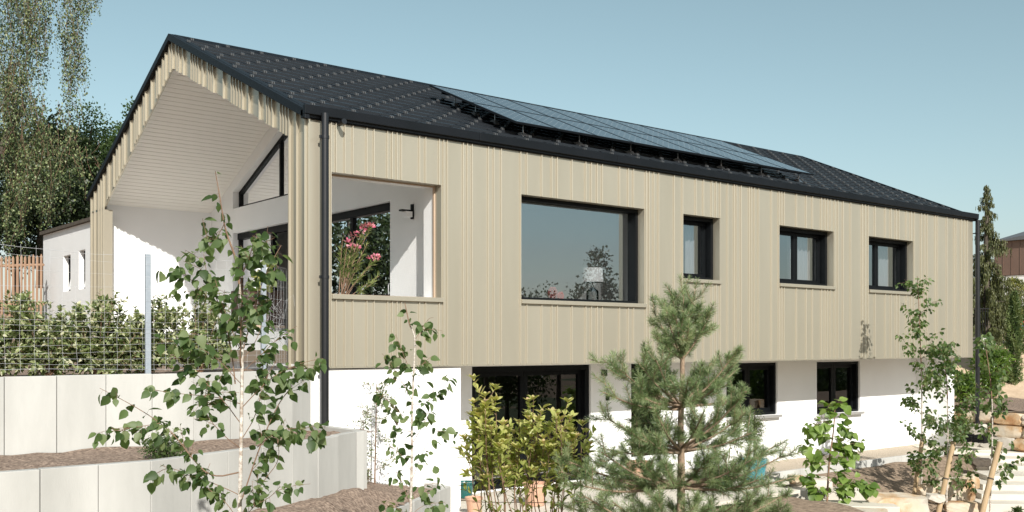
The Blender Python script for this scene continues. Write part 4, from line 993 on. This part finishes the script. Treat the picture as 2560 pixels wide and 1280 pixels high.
# (u, v_top, v_bottom): curtains traced from the sky outline
for u0, u1, vt, vb, n in [(0,60,-120,330,30),(60,110,-120,130,16),(75,110,-60,205,12),(110,140,-100,60,10),(145,205,-120,120,22),(150,200,60,230,16),(160,196,120,262,9),(178,200,180,300,7),(200,232,-120,60,10),(212,240,-60,30,5),(92,108,60,215,5),(0,50,150,420,24),(0,90,200,330,16)]:
    for _ in range(n):
        u = r_.uniform(u0,u1); Y = YT + r_.uniform(-1.6,1.6); v0 = vt + r_.uniform(-30,40); v1 = vb + r_.uniform(-70,14)
        s = at(u,v0,Y); e = at(u,v1,Y); ST.append((s, max(.5,s[2]-e[2]), .8))
strand_tree('weeping_birch', 'tall weeping birch with long hanging curtains of small pale leaves at top left', at(-160,760,YT+1), at(-60,-200,YT), ST, .066, 'weep', 44, .28, seed=2)
CLU = [(-70+i*21+r_.uniform(-5,5), r_.uniform(-1.5,2.0)) for i in range(18)]
ST = []
for u0, u1, vt, vb, n in [(-60,80,240,520,24),(40,170,265,500,22),(120,250,320,480,15),(20,110,380,560,12),(60,150,330,570,11),(180,262,350,470,7),(-80,40,420,640,16)]:
    for _ in range(n):
        cc = CLU[r_.randrange(len(CLU))]; u = min(max(cc[0] + r_.gauss(0,9), u0), u1); Y = YT - 1 + cc[1] + r_.uniform(-.3,.3); v0 = vt + r_.uniform(-25,60) + abs(u-90)*.12; v1 = vb + r_.uniform(-110,20)
        s = at(u,v0,Y); e = at(u,v1,Y); ST.append((s, max(.5,s[2]-e[2]), 1.0))
strand_tree('weeping_birch', 'broad lower weeping birch crown hanging above the picket fence', at(-150,760,YT-.5), at(60,262,YT), ST, .068, 'weep', 58, .22, seed=3)
def crown_tree(name, label, c, r, n, leaf, matn, base, seed, group=None, trunk_r=.15, cat='tree', tpl=T_DIAM, lobes=26, lobe_r=.36, kind=None, flat=1.0):
    """tapered trunk with limbs reaching into separate leaf clumps, uneven outline"""
    o = empty(name, base, label, cat, group); c = np.array(c,float); r = np.array(r,float); q = np.random.default_rng(seed)
    b = MB(); b.tube(smooth([base,(np.array(base)*.5+c*.5),c+np.array([0,0,r[2]*.5])]), list(np.linspace(trunk_r,trunk_r*.25,9)), 8); b.build('trunk', M['darkbark'], o, smooth=True)
    lm = MB(); ps, ds, rn = [], [], []
    for i in range(lobes):
        d_ = q.normal(size=3); d_ /= np.linalg.norm(d_); d_ *= q.random()**.4
        lc = c + d_*r*(1-lobe_r*.55); lr = r.min()*lobe_r*(.6+.7*q.random())
        st = c + np.array([0,0,-r[2]*.5+ (d_[2]+1)*.3*r[2]])
        lm.tube(smooth([st,(st+lc)/2+np.array([0,0,.1]),lc]), [trunk_r*.3, trunk_r*.05], 5)
        k = int(n/lobes); v = q.normal(size=(k,3)); v = unit(v)*(q.random((k,1))**.35)*(1+.25*q.normal(size=(k,1)))
        v[:,2] *= flat; ps.append(lc + v*lr); ds.append(unit(v+q.normal(size=(k,3))*.7)); rn.append(np.clip(.15+.5*q.random()+.4*(q.random(k)-.5),0,1))
    lm.build('limbs', M['darkbark'], o)
    ps = np.concatenate(ps); instance_mesh('crown', tpl, ps, np.concatenate(ds), q.normal(size=(len(ps),3)), leaf*(.6+.7*q.random(len(ps))), M[matn], o, np.concatenate(rn))
    return o
def ct(name, label, u, v, ru, rv, Y, n, leaf, matn, vb, seed, **k):
    c = at(u,v,Y); crown_tree(name, label, c, (ru/F*Y, min(ru,rv)/F*Y*.9, rv/F*Y), n, leaf, matn, at(u,vb,Y), seed, **k)
bgG = 'trees behind the picket fence and annex'
ct('bushy_tree','dense green tree rising right behind the annex roof',225,415,110,150,34,15000,.10,'midleaf',700,5,group=bgG,lobes=34)
ct('bushy_tree','dark tree filling the gap behind the weeping birches',100,430,150,150,33,22000,.12,'darkleaf',720,6,group=bgG,lobes=40)
ct('bushy_tree','very dark tree directly behind the picket fence',40,580,120,110,33,9000,.10,'darkleaf',740,7,group=bgG,lobes=34)
ct('bushy_tree','dark leafy tree between annex roof and gable',190,510,95,80,32,9000,.09,'darkleaf',700,8,group=bgG,lobes=30)
ct('bushy_tree','dark tree partly outside the left edge of the photograph',-60,420,120,190,38,7000,.12,'darkleaf',760,9,group=bgG,lobes=30)
ct('light_tree','thin pale treetop peeping out above the gable verge',350,345,60,110,40,5000,.12,'midleaf',600,10,lobes=26)
# trees facing the house, out of the frame but mirrored in its windows
G2 = 'garden trees facing the house'
for i, (x, y, h, r_) in enumerate([(21.5,-16,6.6,1.5),(19.2,-18,5.4,1.7),(25.5,-17,5.0,2.0),(15,-21,4.6,2.2),(30,-20,5.6,2.4),(11,-24,4.2,2.2),(36,-22,5.2,2.6)]):
    crown_tree('garden_tree', ['narrow tall','small round','broad','low wide','spreading','dense low','distant broad'][i]+' tree across the garden, seen mirrored in the windows', (x,y,h*.55), (r_,r_,h*.48), 4200, .14, 'darkleaf', (x,y,-1.3), 40+i, group=G2, lobes=20, tpl=T_QUAD)
for i, (x, y) in enumerate([(26,-9),(29.5,-10.5),(33,-12.5),(37,-14),(41,-16),(24,-12.5),(46,-15)]):
    crown_tree('border_shrub', 'large %s shrub of the border right of the garden, outside the frame' % ['rounded','broad','dense','loose','tall','near','far'][i], (x,y,.8), (2.0,1.6,1.9), 3600, .14, 'darkleaf' if i%2 else 'midleaf', (x,y,-1.3), 180+i, group='border shrubs right of the garden', lobes=22, lobe_r=.5, tpl=T_QUAD)
for i in range(14):
    x = -6+6.2*i; y = -27-1.2*(i%3)+max(0,x)*.22
    crown_tree('boundary_hedge', 'boundary hedge bush facing the house, %s from the west end'%['first','second','third','fourth','fifth','sixth','seventh','eighth','ninth','tenth','eleventh','twelfth','thirteenth','fourteenth'][i], (x,y,.9), (3.4,1.6,2.3), 3600, .18, 'midleaf' if i%2 else 'darkleaf', (x,y,-1.5), 60+i, group='boundary hedge bushes', lobes=22, lobe_r=.5, tpl=T_QUAD)
for i, (x, y, h, r_) in enumerate([(-9,24,7.5,3.0),(-14,20,7,3.0),(-19,15,6.5,3.2),(-5,27,8,3),(-24,8,6,3.2)]):
    crown_tree('orchard_tree', ['bushy dark','wide dark','rounded','tall dark','far left'][i]+' tree left of the frame, mirrored in the loggia glass', (x,y,2.8+h*.5), (r_*1.3,r_*1.3,h*.62), 9000, .20, 'darkleaf', (x,y,2.6), 140+i, group='trees mirrored in the loggia glass', lobes=22, lobe_r=.45, tpl=T_QUAD)
# ------------------------------------------------------------------ right background
def drooping_conifer():
    base = at(2466,860,31.5); top = at(2466,462,31.5); o = empty('weeping_conifer', base, 'tall weeping conifer with drooping olive sprays beside the far downpipe', 'tree')
    MB().tube(smooth([base,(base+top)/2,top]), list(np.linspace(.16,.015,9)), 9).build('trunk', M['darkbark'], o, smooth=True)
    b = MB(); ps, ds, ns, ss, rn = [], [], [], [], []; H_ = top[2]-base[2]
    for i in range(150):
        t = .05 + .95*((i+rng.random())/150); z = base[2]+H_*t; a = rng.random()*6.283; wmax = .05 + 1.15*(1-t)**.95*(1+.25*math.sin(t*23))
        Lb = wmax*(.55+.55*rng.random()); c = base*(1-t)+top*t; d_ = np.array([math.cos(a),math.sin(a),0])
        pts = smooth([c, c+d_*Lb*.5+np.array([0,0,.10*Lb]), c+d_*Lb+np.array([0,0,-.06*Lb])],1)
        b.tube(pts, list(np.linspace(.014,.005,len(pts))), 5)
        k = int(10+46*Lb); q, tt, t_ = along(pts,k,.12,1.)
        for j in range(k):
            l = (.10+.34*rng.random()*min(1,Lb+.3))*(.35+.75*(1-t)); m_ = 5; zz = np.linspace(0,-l,m_); off_ = rng.normal(size=2)*.03
            q2 = q[j]+np.stack([off_[0]*np.ones(m_),off_[1]*np.ones(m_),zz],1); ps.append(q2); ds.append(unit(rdir(m_)*.35+np.array([0,0,-1]))); ns.append(rdir(m_)); ss.append((.075+.04*rng.random(m_))*(.6+.5*(1-t))); rn.append(np.clip(.5*rng.random()+.5*rng.random(m_),0,1))
    b.build('branches', M['darkbark'], o)
    instance_mesh('needle_sprays', T_FROND, np.concatenate(ps), np.concatenate(ds), np.concatenate(ns), np.concatenate(ss), M['conifer'], o, np.concatenate(rn))
drooping_conifer()
def column_shrub(name, label, u, v0, v1, ru, Y, n, matn, leaf, seed, cat='shrub', tpl=T_FROND, tip=.5, lean=0):
    q = np.random.default_rng(seed); base = at(u,v0,Y); top = at(u+lean,v1,Y); o = empty(name, base, label, cat); R_ = ru/F*Y
    MB().tube([base,(base+top)/2,top],[.04,.03,.01],7).build('trunk', M['darkbark'], o)
    t = q.random(n); prof = np.sin(np.clip(t*.93+.07,0,1)*math.pi)**tip; a = q.random(n)*6.283
    bump_ = 1+.28*np.sin(a*3+t*17)+.18*np.sin(a*5-t*29); rr = R_*prof*bump_*(q.random(n)**.35)
    p = base[None]*(1-t[:,None])+top[None]*t[:,None]; p = p + np.stack([np.cos(a)*rr,np.sin(a)*rr,q.normal(size=n)*.05],1)
    d_ = unit(np.stack([np.cos(a)*.6,np.sin(a)*.6,np.ones(n)*.8],1)+q.normal(size=(n,3))*.4)
    instance_mesh('foliage', tpl, p, d_, q.normal(size=(n,3)), leaf*(.6+.7*q.random(n)), M[matn], o, np.clip(.5+.35*np.sin(a*3+t*17)+.3*(q.random(n)-.5),0,1))
    return o
column_shrub('yew_hedge','yellow green clipped yew hedge behind the slim cypress',2535,905,700,60,36,9000,'yew',.09,1)
column_shrub('yew_hedge','dark shaded evergreen bush under the weeping conifer',2478,860,735,42,35,5000,'darkleaf',.10,2)
column_shrub('slim_cypress','slim upright cypress on the planted slope at the right edge',2531,1006,735,17,29.3,7000,'cypress',.085,3,'tree',tip=.45,lean=6)
column_shrub('slim_cypress','second cypress cut by the right edge of the photograph',2572,960,760,16,31,3500,'cypress',.085,4,'tree',tip=.45)
ct('dark_tree','dark leafy tree in the shade behind the railing',2500,800,75,60,41,7000,.12,'darkleaf',900,21,lobes=24)
ct('dark_tree','dark shaded tree past the sign at the right edge',2590,800,50,90,42,4000,.12,'darkleaf',900,22,lobes=20)
crown_tree('glossy_bush','round glossy green bush on the slope behind the downpipe', at(2472,920,28.2), (.58,.55,.64), 5200, .12, 'bush', at(2472,1000,28.2), 31, lobes=26, lobe_r=.42, tpl=T_LANCE, cat='shrub')
crown_tree('glossy_bush','smaller glossy bush in front of the pale concrete wall', at(2415,965,27.2), (.42,.4,.50), 2200, .12, 'bush', at(2415,1010,27.2), 32, lobes=18, lobe_r=.42, tpl=T_LANCE, cat='shrub')
crown_tree('perennial_clump','leafy perennial clump spilling over the stone wall', at(2395,1065,25.4), (.55,.35,.36), 2200, .07, 'finegreen', at(2395,1100,25.4), 33, lobes=16, lobe_r=.5, tpl=T_LANCE, cat='plant', trunk_r=.02)
for i, (u, v, Y, r_, lab) in enumerate([(2528,1012,27.6,.17,'little dark green perennial on the mulch below the cypress'),(2120,1266,18.6,.16,'low green weed beside the rust coloured boulder'),(2045,1240,18.9,.14,'low green weed under the broadleaf sapling'),
      (2378,1268,19.9,.12,'small weed at the foot of the bushy birch'),(2545,1275,20.2,.10,'small weed beside the bottom garden step'),(2100,1232,19.6,.12,'pale weed between sapling and boulder'),(1985,1262,18.3,.12,'small weed near the blue pots')]):
    crown_tree('low_plant', lab, at(u,v,Y), (r_,r_,r_*.6), 260, .07, 'midleaf', at(u,v+12,Y), 80+i, group='low plants', lobes=8, lobe_r=.6, tpl=T_LANCE, cat='plant', trunk_r=.008)
# shrub on the middle bed and tuft on the lower bed
crown_tree('groundcover_shrub','low spreading green shrub on the middle mulch bed', at(398,1122,10.5), (.34,.2,.13), 1500, .04, 'midleaf', at(398,1135,10.5), 90, lobes=16, lobe_r=.6, tpl=T_LANCE, cat='plant', trunk_r=.01)
crown_tree('groundcover_shrub','tiny green tuft on the lowest mulch bed', at(760,1276,12.6), (.16,.12,.07), 500, .035, 'midleaf', at(760,1284,12.6), 91, lobes=8, lobe_r=.6, tpl=T_LANCE, cat='plant', trunk_r=.006)

# oleander in a pot behind the loggia opening
ol = empty('potted_oleander', (1.05,1.0,2.78), 'pink flowering oleander standing in the square loggia opening', 'plant')
MB().lathe((1.05,1.0,2.78),[(.17,0),(.24,.36),(.26,.36),(.26,.41),(.22,.41),(.20,.36)],24).build('pot', M['terra'], ol, smooth=True)
b = MB(); ps, ds, ns, ss, fp, fd = [], [], [], [], [], []
for (u, v, fl_) in [(856,600,0),(868,612,1),(884,596,1),(902,585,1),(914,574,2),(925,572,2),(893,625,1),(906,640,0),(930,655,1),(941,650,2),(872,655,0),(849,622,0),(948,690,0),(918,610,0),(880,575+50,1),(862,640,0),(936,705,0),(900,660,0)]:
    p1 = at(u,v,15.65+random.uniform(-.25,.2)); p0 = np.array([1.05+random.uniform(-.05,.05),1.0+random.uniform(-.05,.05),3.15])
    p = smooth([p0, p0*.5+p1*.5+np.array([0,0,-.02])+ (p1-p0)*np.array([-.12,-.12,0]), p1]); b.tube(p, list(np.linspace(.009,.004,len(p))), 6)
    n = 46; q, t, tt = along(p,n,.42,1.); s = unit(np.cross(t,rdir(n))); ps.append(q); ds.append(unit(s*.7+t*.7+np.array([0,0,.1]))); ns.append(unit(t+rdir(n)*.4)); ss.append(.115*(.6+.5*rng.random(n)))
    if fl_:
        k = 15*fl_; c = p1+np.array([0,0,.05]); v_ = rdir(k)*np.array([.065,.065,.04])*(.3+.7*rng.random((k,1))); fp.append(c+v_); fd.append(unit(v_+np.array([0,0,.02])))
b.build('stems', M['twig'], ol, smooth=True)
instance_mesh('leaves', T_leaf(.17,.02,-.08,(.6,1,.7)), np.concatenate(ps), np.concatenate(ds), np.concatenate(ns), np.concatenate(ss), M['oleander'], ol)
fp = np.concatenate(fp); instance_mesh('flowers', T_leaf(.8,.05,-.1,(.6,.9,1.0)), fp, np.concatenate(fd), rdir(len(fp)), .034+.012*rng.random(len(fp)), M['flower'], ol)
# fig on the cart side
crown_tree('potted_fig','pale yellow green leafy plant beside the dark cart', (1.15,3.75,3.72), (.20,.2,.24), 70, .12, 'photinia', (1.15,3.75,2.8), 95, lobes=8, lobe_r=.6, tpl=T_ROUND, cat='plant', trunk_r=.012)

# ------------------------------------------------------------------ pots on the terrace
def pot(x, y, r, h, m, label, saucer=False, z=.004, rim=True):
    o = empty('plant_pot', (x,y,z), label, 'pot', 'pots on the terrace'); zz = .03 if saucer else 0
    prof = [(r*.72,zz),(r*.95,zz+h*.86)] + ([(r*1.04,zz+h*.86),(r*1.06,zz+h)] if rim else [(r,zz+h)]) + [(r*.92,zz+h),(r*.88,zz+h*.9)]
    MB().lathe((x,y,z),prof,28).build('pot_body', m, o, smooth=True)
    MB().lathe((x,y,z),[(r*.87,zz+h*.88),(r*.5,zz+h*.905),(.01,zz+h*.91)],18).build('potting_soil', M['soil'], o)
    if saucer: MB().lathe((x,y,z),[(r*1.2,0),(r*1.65,.035),(r*1.6,.038),(r*1.2,.012)],28).build('saucer', M['greystone'], o, smooth=True)
    return o
pot(3.40,.95,.155,.26,M['teal'],'dark teal glazed pot on a grey saucer beside the terrace door',True)
pot(2.62,-.35,.13,.26,M['terra'],'small terracotta pot half hidden by the white wall corner')
pot(3.9,-.28,.20,.36,M['terra'],'terracotta pot behind the trained shrub')
pot(6.45,-.1,.24,.50,M['terra'],'tall terracotta pot behind the pine')
pot(7.75,-.9,.24,.36,M['blue'],'turquoise blue pot with thick rim behind the pine')
pot(9.15,-.55,.25,.40,M['blue'],'round turquoise pot holding a dense shrub right of the pine',rim=False)
crown_tree('pot_shrub','dense upright small leaved shrub growing in the round turquoise pot',(9.15,-.55,1.0),(.24,.24,.62),2200,.045,'finegreen',(9.15,-.55,.38),101,lobes=22,lobe_r=.55,tpl=T_LANCE,cat='shrub',trunk_r=.03)
tb = [(1815,1205),(1822,1150),(1828,1100),(1830,1050)]
broadleaf('bamboo_plant','sparse tall stemmed plant growing in the turquoise blue pot','plant',20.0,tb,[[(1815,1205),(1800,1120),(1790,1070)],[(1815,1205),(1840,1120),(1850,1060)],[(1816,1200),(1826,1110),(1818,1040)],[(1816,1200),(1850,1150),(1866,1090)]],
   .13,T_LANCE,M['finegreen'],.008,.003,'stake',twigs=2.2,twlen=.18,lpb=13,jit=.2)
crown_tree('pot_shrub','small leafy plant growing in the tall terracotta pot',(6.45,-.1,.80),(.24,.24,.28),500,.06,'finegreen',(6.45,-.1,.48),102,lobes=14,lobe_r=.5,tpl=T_LANCE,cat='plant',trunk_r=.015)

# ------------------------------------------------------------------ stones, steps
def rock(name, label, c, r, m, seed, cat='boulder', group=None, block=.55, rot=0.0, res=4):
    import bmesh
    b = bmesh.new(); bmesh.ops.create_icosphere(b, subdivisions=res, radius=1.0)
    q = random.Random(seed); planes = []
    for i in range(13):
        d_ = Vector((q.gauss(0,1),q.gauss(0,1),q.gauss(0,1))).normalized(); planes.append((d_, q.uniform(.78,1.02)))
    planes += [(Vector((0,0,1)),block),(Vector((0,0,-1)),.7),(Vector((1,0,.05)).normalized(),.78),(Vector((-1,.1,0)).normalized(),.78),(Vector((0,-1,.1)).normalized(),.74),(Vector((0,1,0)),.74)]
    ro = Matrix.Rotation(rot,3,'Z')
    for v in b.verts:
        p = v.co.copy(); p = p / (max(abs(p.x),abs(p.y),abs(p.z))**.82)*.86
        for d_, k in planes:
            s = p.dot(d_)
            if s > k: p -= d_*(s-k)
        p += p.normalized()*(.060*mnoise.noise(p*3.5+Vector((seed,0,0)))+.030*mnoise.noise(p*11))
        p = Vector((p.x*r[0],p.y*r[1],p.z*r[2])); v.co = ro @ p + Vector(c)
    me = bpy.data.meshes.new(name); b.to_mesh(me); b.free(); me.materials.append(m)
    me.polygons.foreach_set('use_smooth',[True]*len(me.polygons)); me.set_sharp_from_angle(angle=R(28))
    return tag(link(name, me), label, cat, group)
def rk(u, v, Y, w_, d_, h_, m, seed, label, rot=.9, **k):   # v = bottom of stone
    p = at(u, v, Y); return rock('boulder', label, (p[0],p[1],p[2]+h_*.32), (w_*.62,d_*.62,h_*.62), m, seed, rot=R(-51)+rot-.9, **k)
rk(2240,1290,18.6,1.05,.8,.58,M['stone'],3,'large rust and cream boulder beside the left birch stake')
rk(2155,1300,17.4,.9,.6,.26,M['stone'],4,'flat rust topped boulder at the bottom edge')
rk(2388,1248,20.8,.75,.5,.66,M['stone'],5,'upright pale boulder behind the bushy birch')
rk(2424,1215,21.5,.36,.4,.36,M['stone'],6,'orange tinted stone at the head of the lower steps')
rk(2318,1232,20.2,.38,.35,.24,M['stone'],7,'small orange stone right of the largest boulder')
rk(2338,1252,19.6,.34,.3,.2,M['greystone'],8,'small grey stone right of the largest boulder')
rk(2402,1275,19.9,.6,.4,.24,M['stone'],9,'low rust stone beside the bottom garden step')
rk(2452,1162,23.2,.42,.4,.22,M['darkbark'],10,'dark brown stone beside the upper steps')
rk(2518,1005,30.5,.95,.7,1.15,M['greystone'],12,'big streaked grey boulder on the slope left of the slim cypress',rot=1.1)
rk(2450,1000,30.2,.7,.6,.75,M['greystone'],13,'grey boulder half hidden behind the downpipe')
rk(2580,1010,30.5,.8,.7,.9,M['stone'],14,'rust boulder at the right edge above the stone wall')
rk(1990,1205,20.2,.34,.3,.2,M['stone'],15,'small rust stone right of the round turquoise pot')
# dry stone wall: every stone a thing in two and a half courses
q_ = random.Random(5); sn = 0
names = ['cream','sandy','rust','pale','ochre','brown','orange','buff']
for row, (zb_, hh) in enumerate(((.0,.30),(.31,.28),(.60,.30))):
    t = 0.0
    while t < 5.3:
        w_ = q_.uniform(.45,.95)
        if t + w_ > 5.6: break
        s = t + w_/2; p = np.array([18.95 - .02*s, 1.35 - s*1.0]); 
        m = M['stone'] if q_.random() < .7 else M['greystone']
        rock('wall_stone', '%s stone of the %s wall course, %s from the left' % (names[sn%8], ['bottom','middle','top'][row], ['first','second','third','fourth','fifth','sixth','seventh','eighth','ninth','tenth','eleventh','twelfth'][int(sum(1 for o_ in bpy.data.objects if o_.get('wrow')==row))]),
             (p[0]+.06*row, p[1], zb_+hh*.5-.03), (w_*.64,.40,hh*.80), m, 200+sn, cat='stone', group='stones of the dry stone wall', block=.62, rot=R(90)*-1+R(0), res=3)['wrow'] = row
        sn += 1; t += w_*.985
for o_ in bpy.data.objects:
    if 'wrow' in o_.keys(): del o_['wrow']
# steps of pale concrete blocks: one flight as a thing, each block a part
def stepblock(o, u, v, Y, wd, dp, h, rot, name='step_block'):
    p = at(u, v, Y); c, s = math.cos(rot), math.sin(rot)
    q = [(-wd/2,-dp/2),(wd/2,-dp/2),(wd/2,dp/2),(-wd/2,dp/2)]
    vs = [(p[0]+a*c-b*s, p[1]+a*s+b*c, p[2]-h) for a,b in q] + [(p[0]+a*c-b*s, p[1]+a*s+b*c, p[2]) for a,b in q]
    MB().hexa(vs).build(name, M['slab'], o, bevel=.01)
S1 = empty('garden_steps', at(2500,1260,20.5), 'pale concrete block steps descending between the stones at bottom right', 'steps')
ra = math.atan2(D2[0],D1[0])*0 + R(-51.3)+R(6)
for i, (u, v, Y) in enumerate([(2530,1252,20.9),(2527,1228,21.45),(2528,1205,22.0),(2537,1184,22.6)]):
    stepblock(S1, u+14, v, Y, 1.75, 1.0, .34, ra)
S2 = empty('garden_steps', at(2500,1160,24), 'upper pale block steps just right of the far downpipe', 'steps')
for i, (u, v, Y) in enumerate([(2540,1160,23.6),(2520,1142,24.3),(2490,1127,25.0)]):
    stepblock(S2, u, v, Y, 1.5-.1*i, .9, .3, ra)
S3 = empty('paving_edge', at(2400,1125,25.3), 'pale paving slabs leading from the house end to the steps', 'paving')
for i, (u, v, Y) in enumerate([(2350,1118,25.6),(2415,1120,25.3)]): stepblock(S3, u, v, Y, 1.1, .9, .12, ra, 'slab')
S4 = empty('block_steps', at(2080,1240,19.5), 'two pale concrete blocks beside the rust coloured boulder', 'steps')
stepblock(S4, 2062,1222,19.9,1.5,.6,.30,ra); stepblock(S4, 2130,1258,18.3,1.5,.7,.34,ra)
stepblock(S4, 2010,1195,20.6,1.0,.7,.3,ra)
# black crate on the mulch foot
cr = empty('plastic_crate', at(2445,1100,24.9), 'flat black plastic crate at the foot of the stone wall', 'crate')
c0 = at(2425,1103,24.8)
for k in range(4):
    MB().box(c0[0]-.02,c0[0]+.0,c0[1]-.35,c0[1]+.35,c0[2]-.02+.05*k,c0[2]+.0+.05*k).build('slat', M['black'], cr)
for k in range(6): MB().box(c0[0]-.025,c0[0]+.3,c0[1]-.35+k*.13,c0[1]-.335+k*.13,c0[2]-.03,c0[2]+.16).build('rib', M['black'], cr)
# railing on a concrete plinth
rl = empty('railing', at(2455,840,30), 'slim dark metal railing on a concrete plinth behind the far corner', 'railing')
p0, p1 = at(2440,842,30), at(2477,842,30.0)
d_ = unit((p1-p0)[None])[0]; nn_ = np.array([-d_[1],d_[0],0])*.25
MB().hexa([tuple(p0-[0,0,1.2]),tuple(p1-[0,0,1.2]),tuple(p1+nn_-[0,0,1.2]),tuple(p0+nn_-[0,0,1.2]),tuple(p0),tuple(p1),tuple(p1+nn_),tuple(p0+nn_)]).build('plinth', M['concrete'], rl)
for i in range(6):
    q = p0+(p1-p0)*(.08+i*.17)+nn_*.5; MB().tube([q,q+np.array([0,0,.86])],.010,6).build('baluster', M['pipe'], rl)
for z in (.06,.84): MB().tube([p0+nn_*.5+[0,0,z],p1+nn_*.5+[0,0,z]],.014,6).build('rail', M['pipe'], rl)
# brown metal-clad neighbour
nb_ = empty('neighbour_building', at(2560,700,50), 'brown metal clad building with grey standing seam roof behind the conifer', 'building')
c0 = at(2486,690,50); e0 = at(2760,690,46)
d_ = unit((e0-c0)[None])[0]; n_ = np.array([-d_[1],d_[0],0])
def nbx(t0,t1,dn0,dn1,z0,z1,z0b=None,z1b=None):
    q = [c0+d_*t0+n_*dn0, c0+d_*t1+n_*dn0, c0+d_*t1+n_*dn1, c0+d_*t0+n_*dn1]
    return [(a[0],a[1],z0) for a in q]+[(a[0],a[1],z1) for a in q]
MB().hexa(nbx(0,6,0,5,5.95,7.62)).build('upper_wall', M['brown'], nb_)
MB().hexa(nbx(.05,6,.05,5,2,5.93)).build('lower_wall', M['white'], nb_)
sm_ = MB()
for i in range(14): sm_.hexa(nbx(i*.42,i*.42+.02,-.02,-.001,5.95,7.6))
sm_.build('wall_seams', M['brown'], nb_)
q = [c0-d_*.2-n_*.2, c0+d_*6.2-n_*.2, c0+d_*6.2+n_*5.2, c0-d_*.2+n_*5.2]; ap = c0+d_*.5+n_*2.5
mr = MB().add([(a[0],a[1],7.63) for a in q]+[(ap[0],ap[1],8.35),((c0+d_*6)[0],(c0+n_*2.5+d_*6)[1],8.35)],[(0,1,5,4),(1,2,5),(2,3,4,5),(3,0,4),(3,2,1,0)])
mr.build('roof', M['brownroof'], nb_)
# no-stopping sign at the right edge
sg = empty('traffic_sign', at(2566,900,34), 'round red and blue no stopping sign cut by the right edge', 'sign')
sp = at(2568,816,34); tdir = Vector((CP-sp).tolist()).normalized(); tdir.z = 0; tdir.normalize(); T_ = np.array(tdir); S_x = np.array([-T_[1],T_[0],0])
MB().tube([sp-np.array([0,0,3.0]),sp+np.array([0,0,.1])],.03,10).build('post', M['galv'], sg)
def disc(r, d0, d1, m, nm): MB().tube([sp+T_*d0, sp+T_*d1], r, 32).build(nm, m, sg)
disc(.22,.035,.05,M['signred'],'rim'); disc(.175,.052,.056,M['signblue'],'face')
for s in (1,-1):
    a = sp+T_*.058+(S_x+np.array([0,0,s]))*.12; b_ = sp+T_*.058-(S_x+np.array([0,0,s]))*.12; MB().tube([a,b_],.022,6).build('cross_bar', M['signred'], sg)
print('objects', len(bpy.data.objects), 'polys', sum(len(m.polygons) for m in bpy.data.meshes))
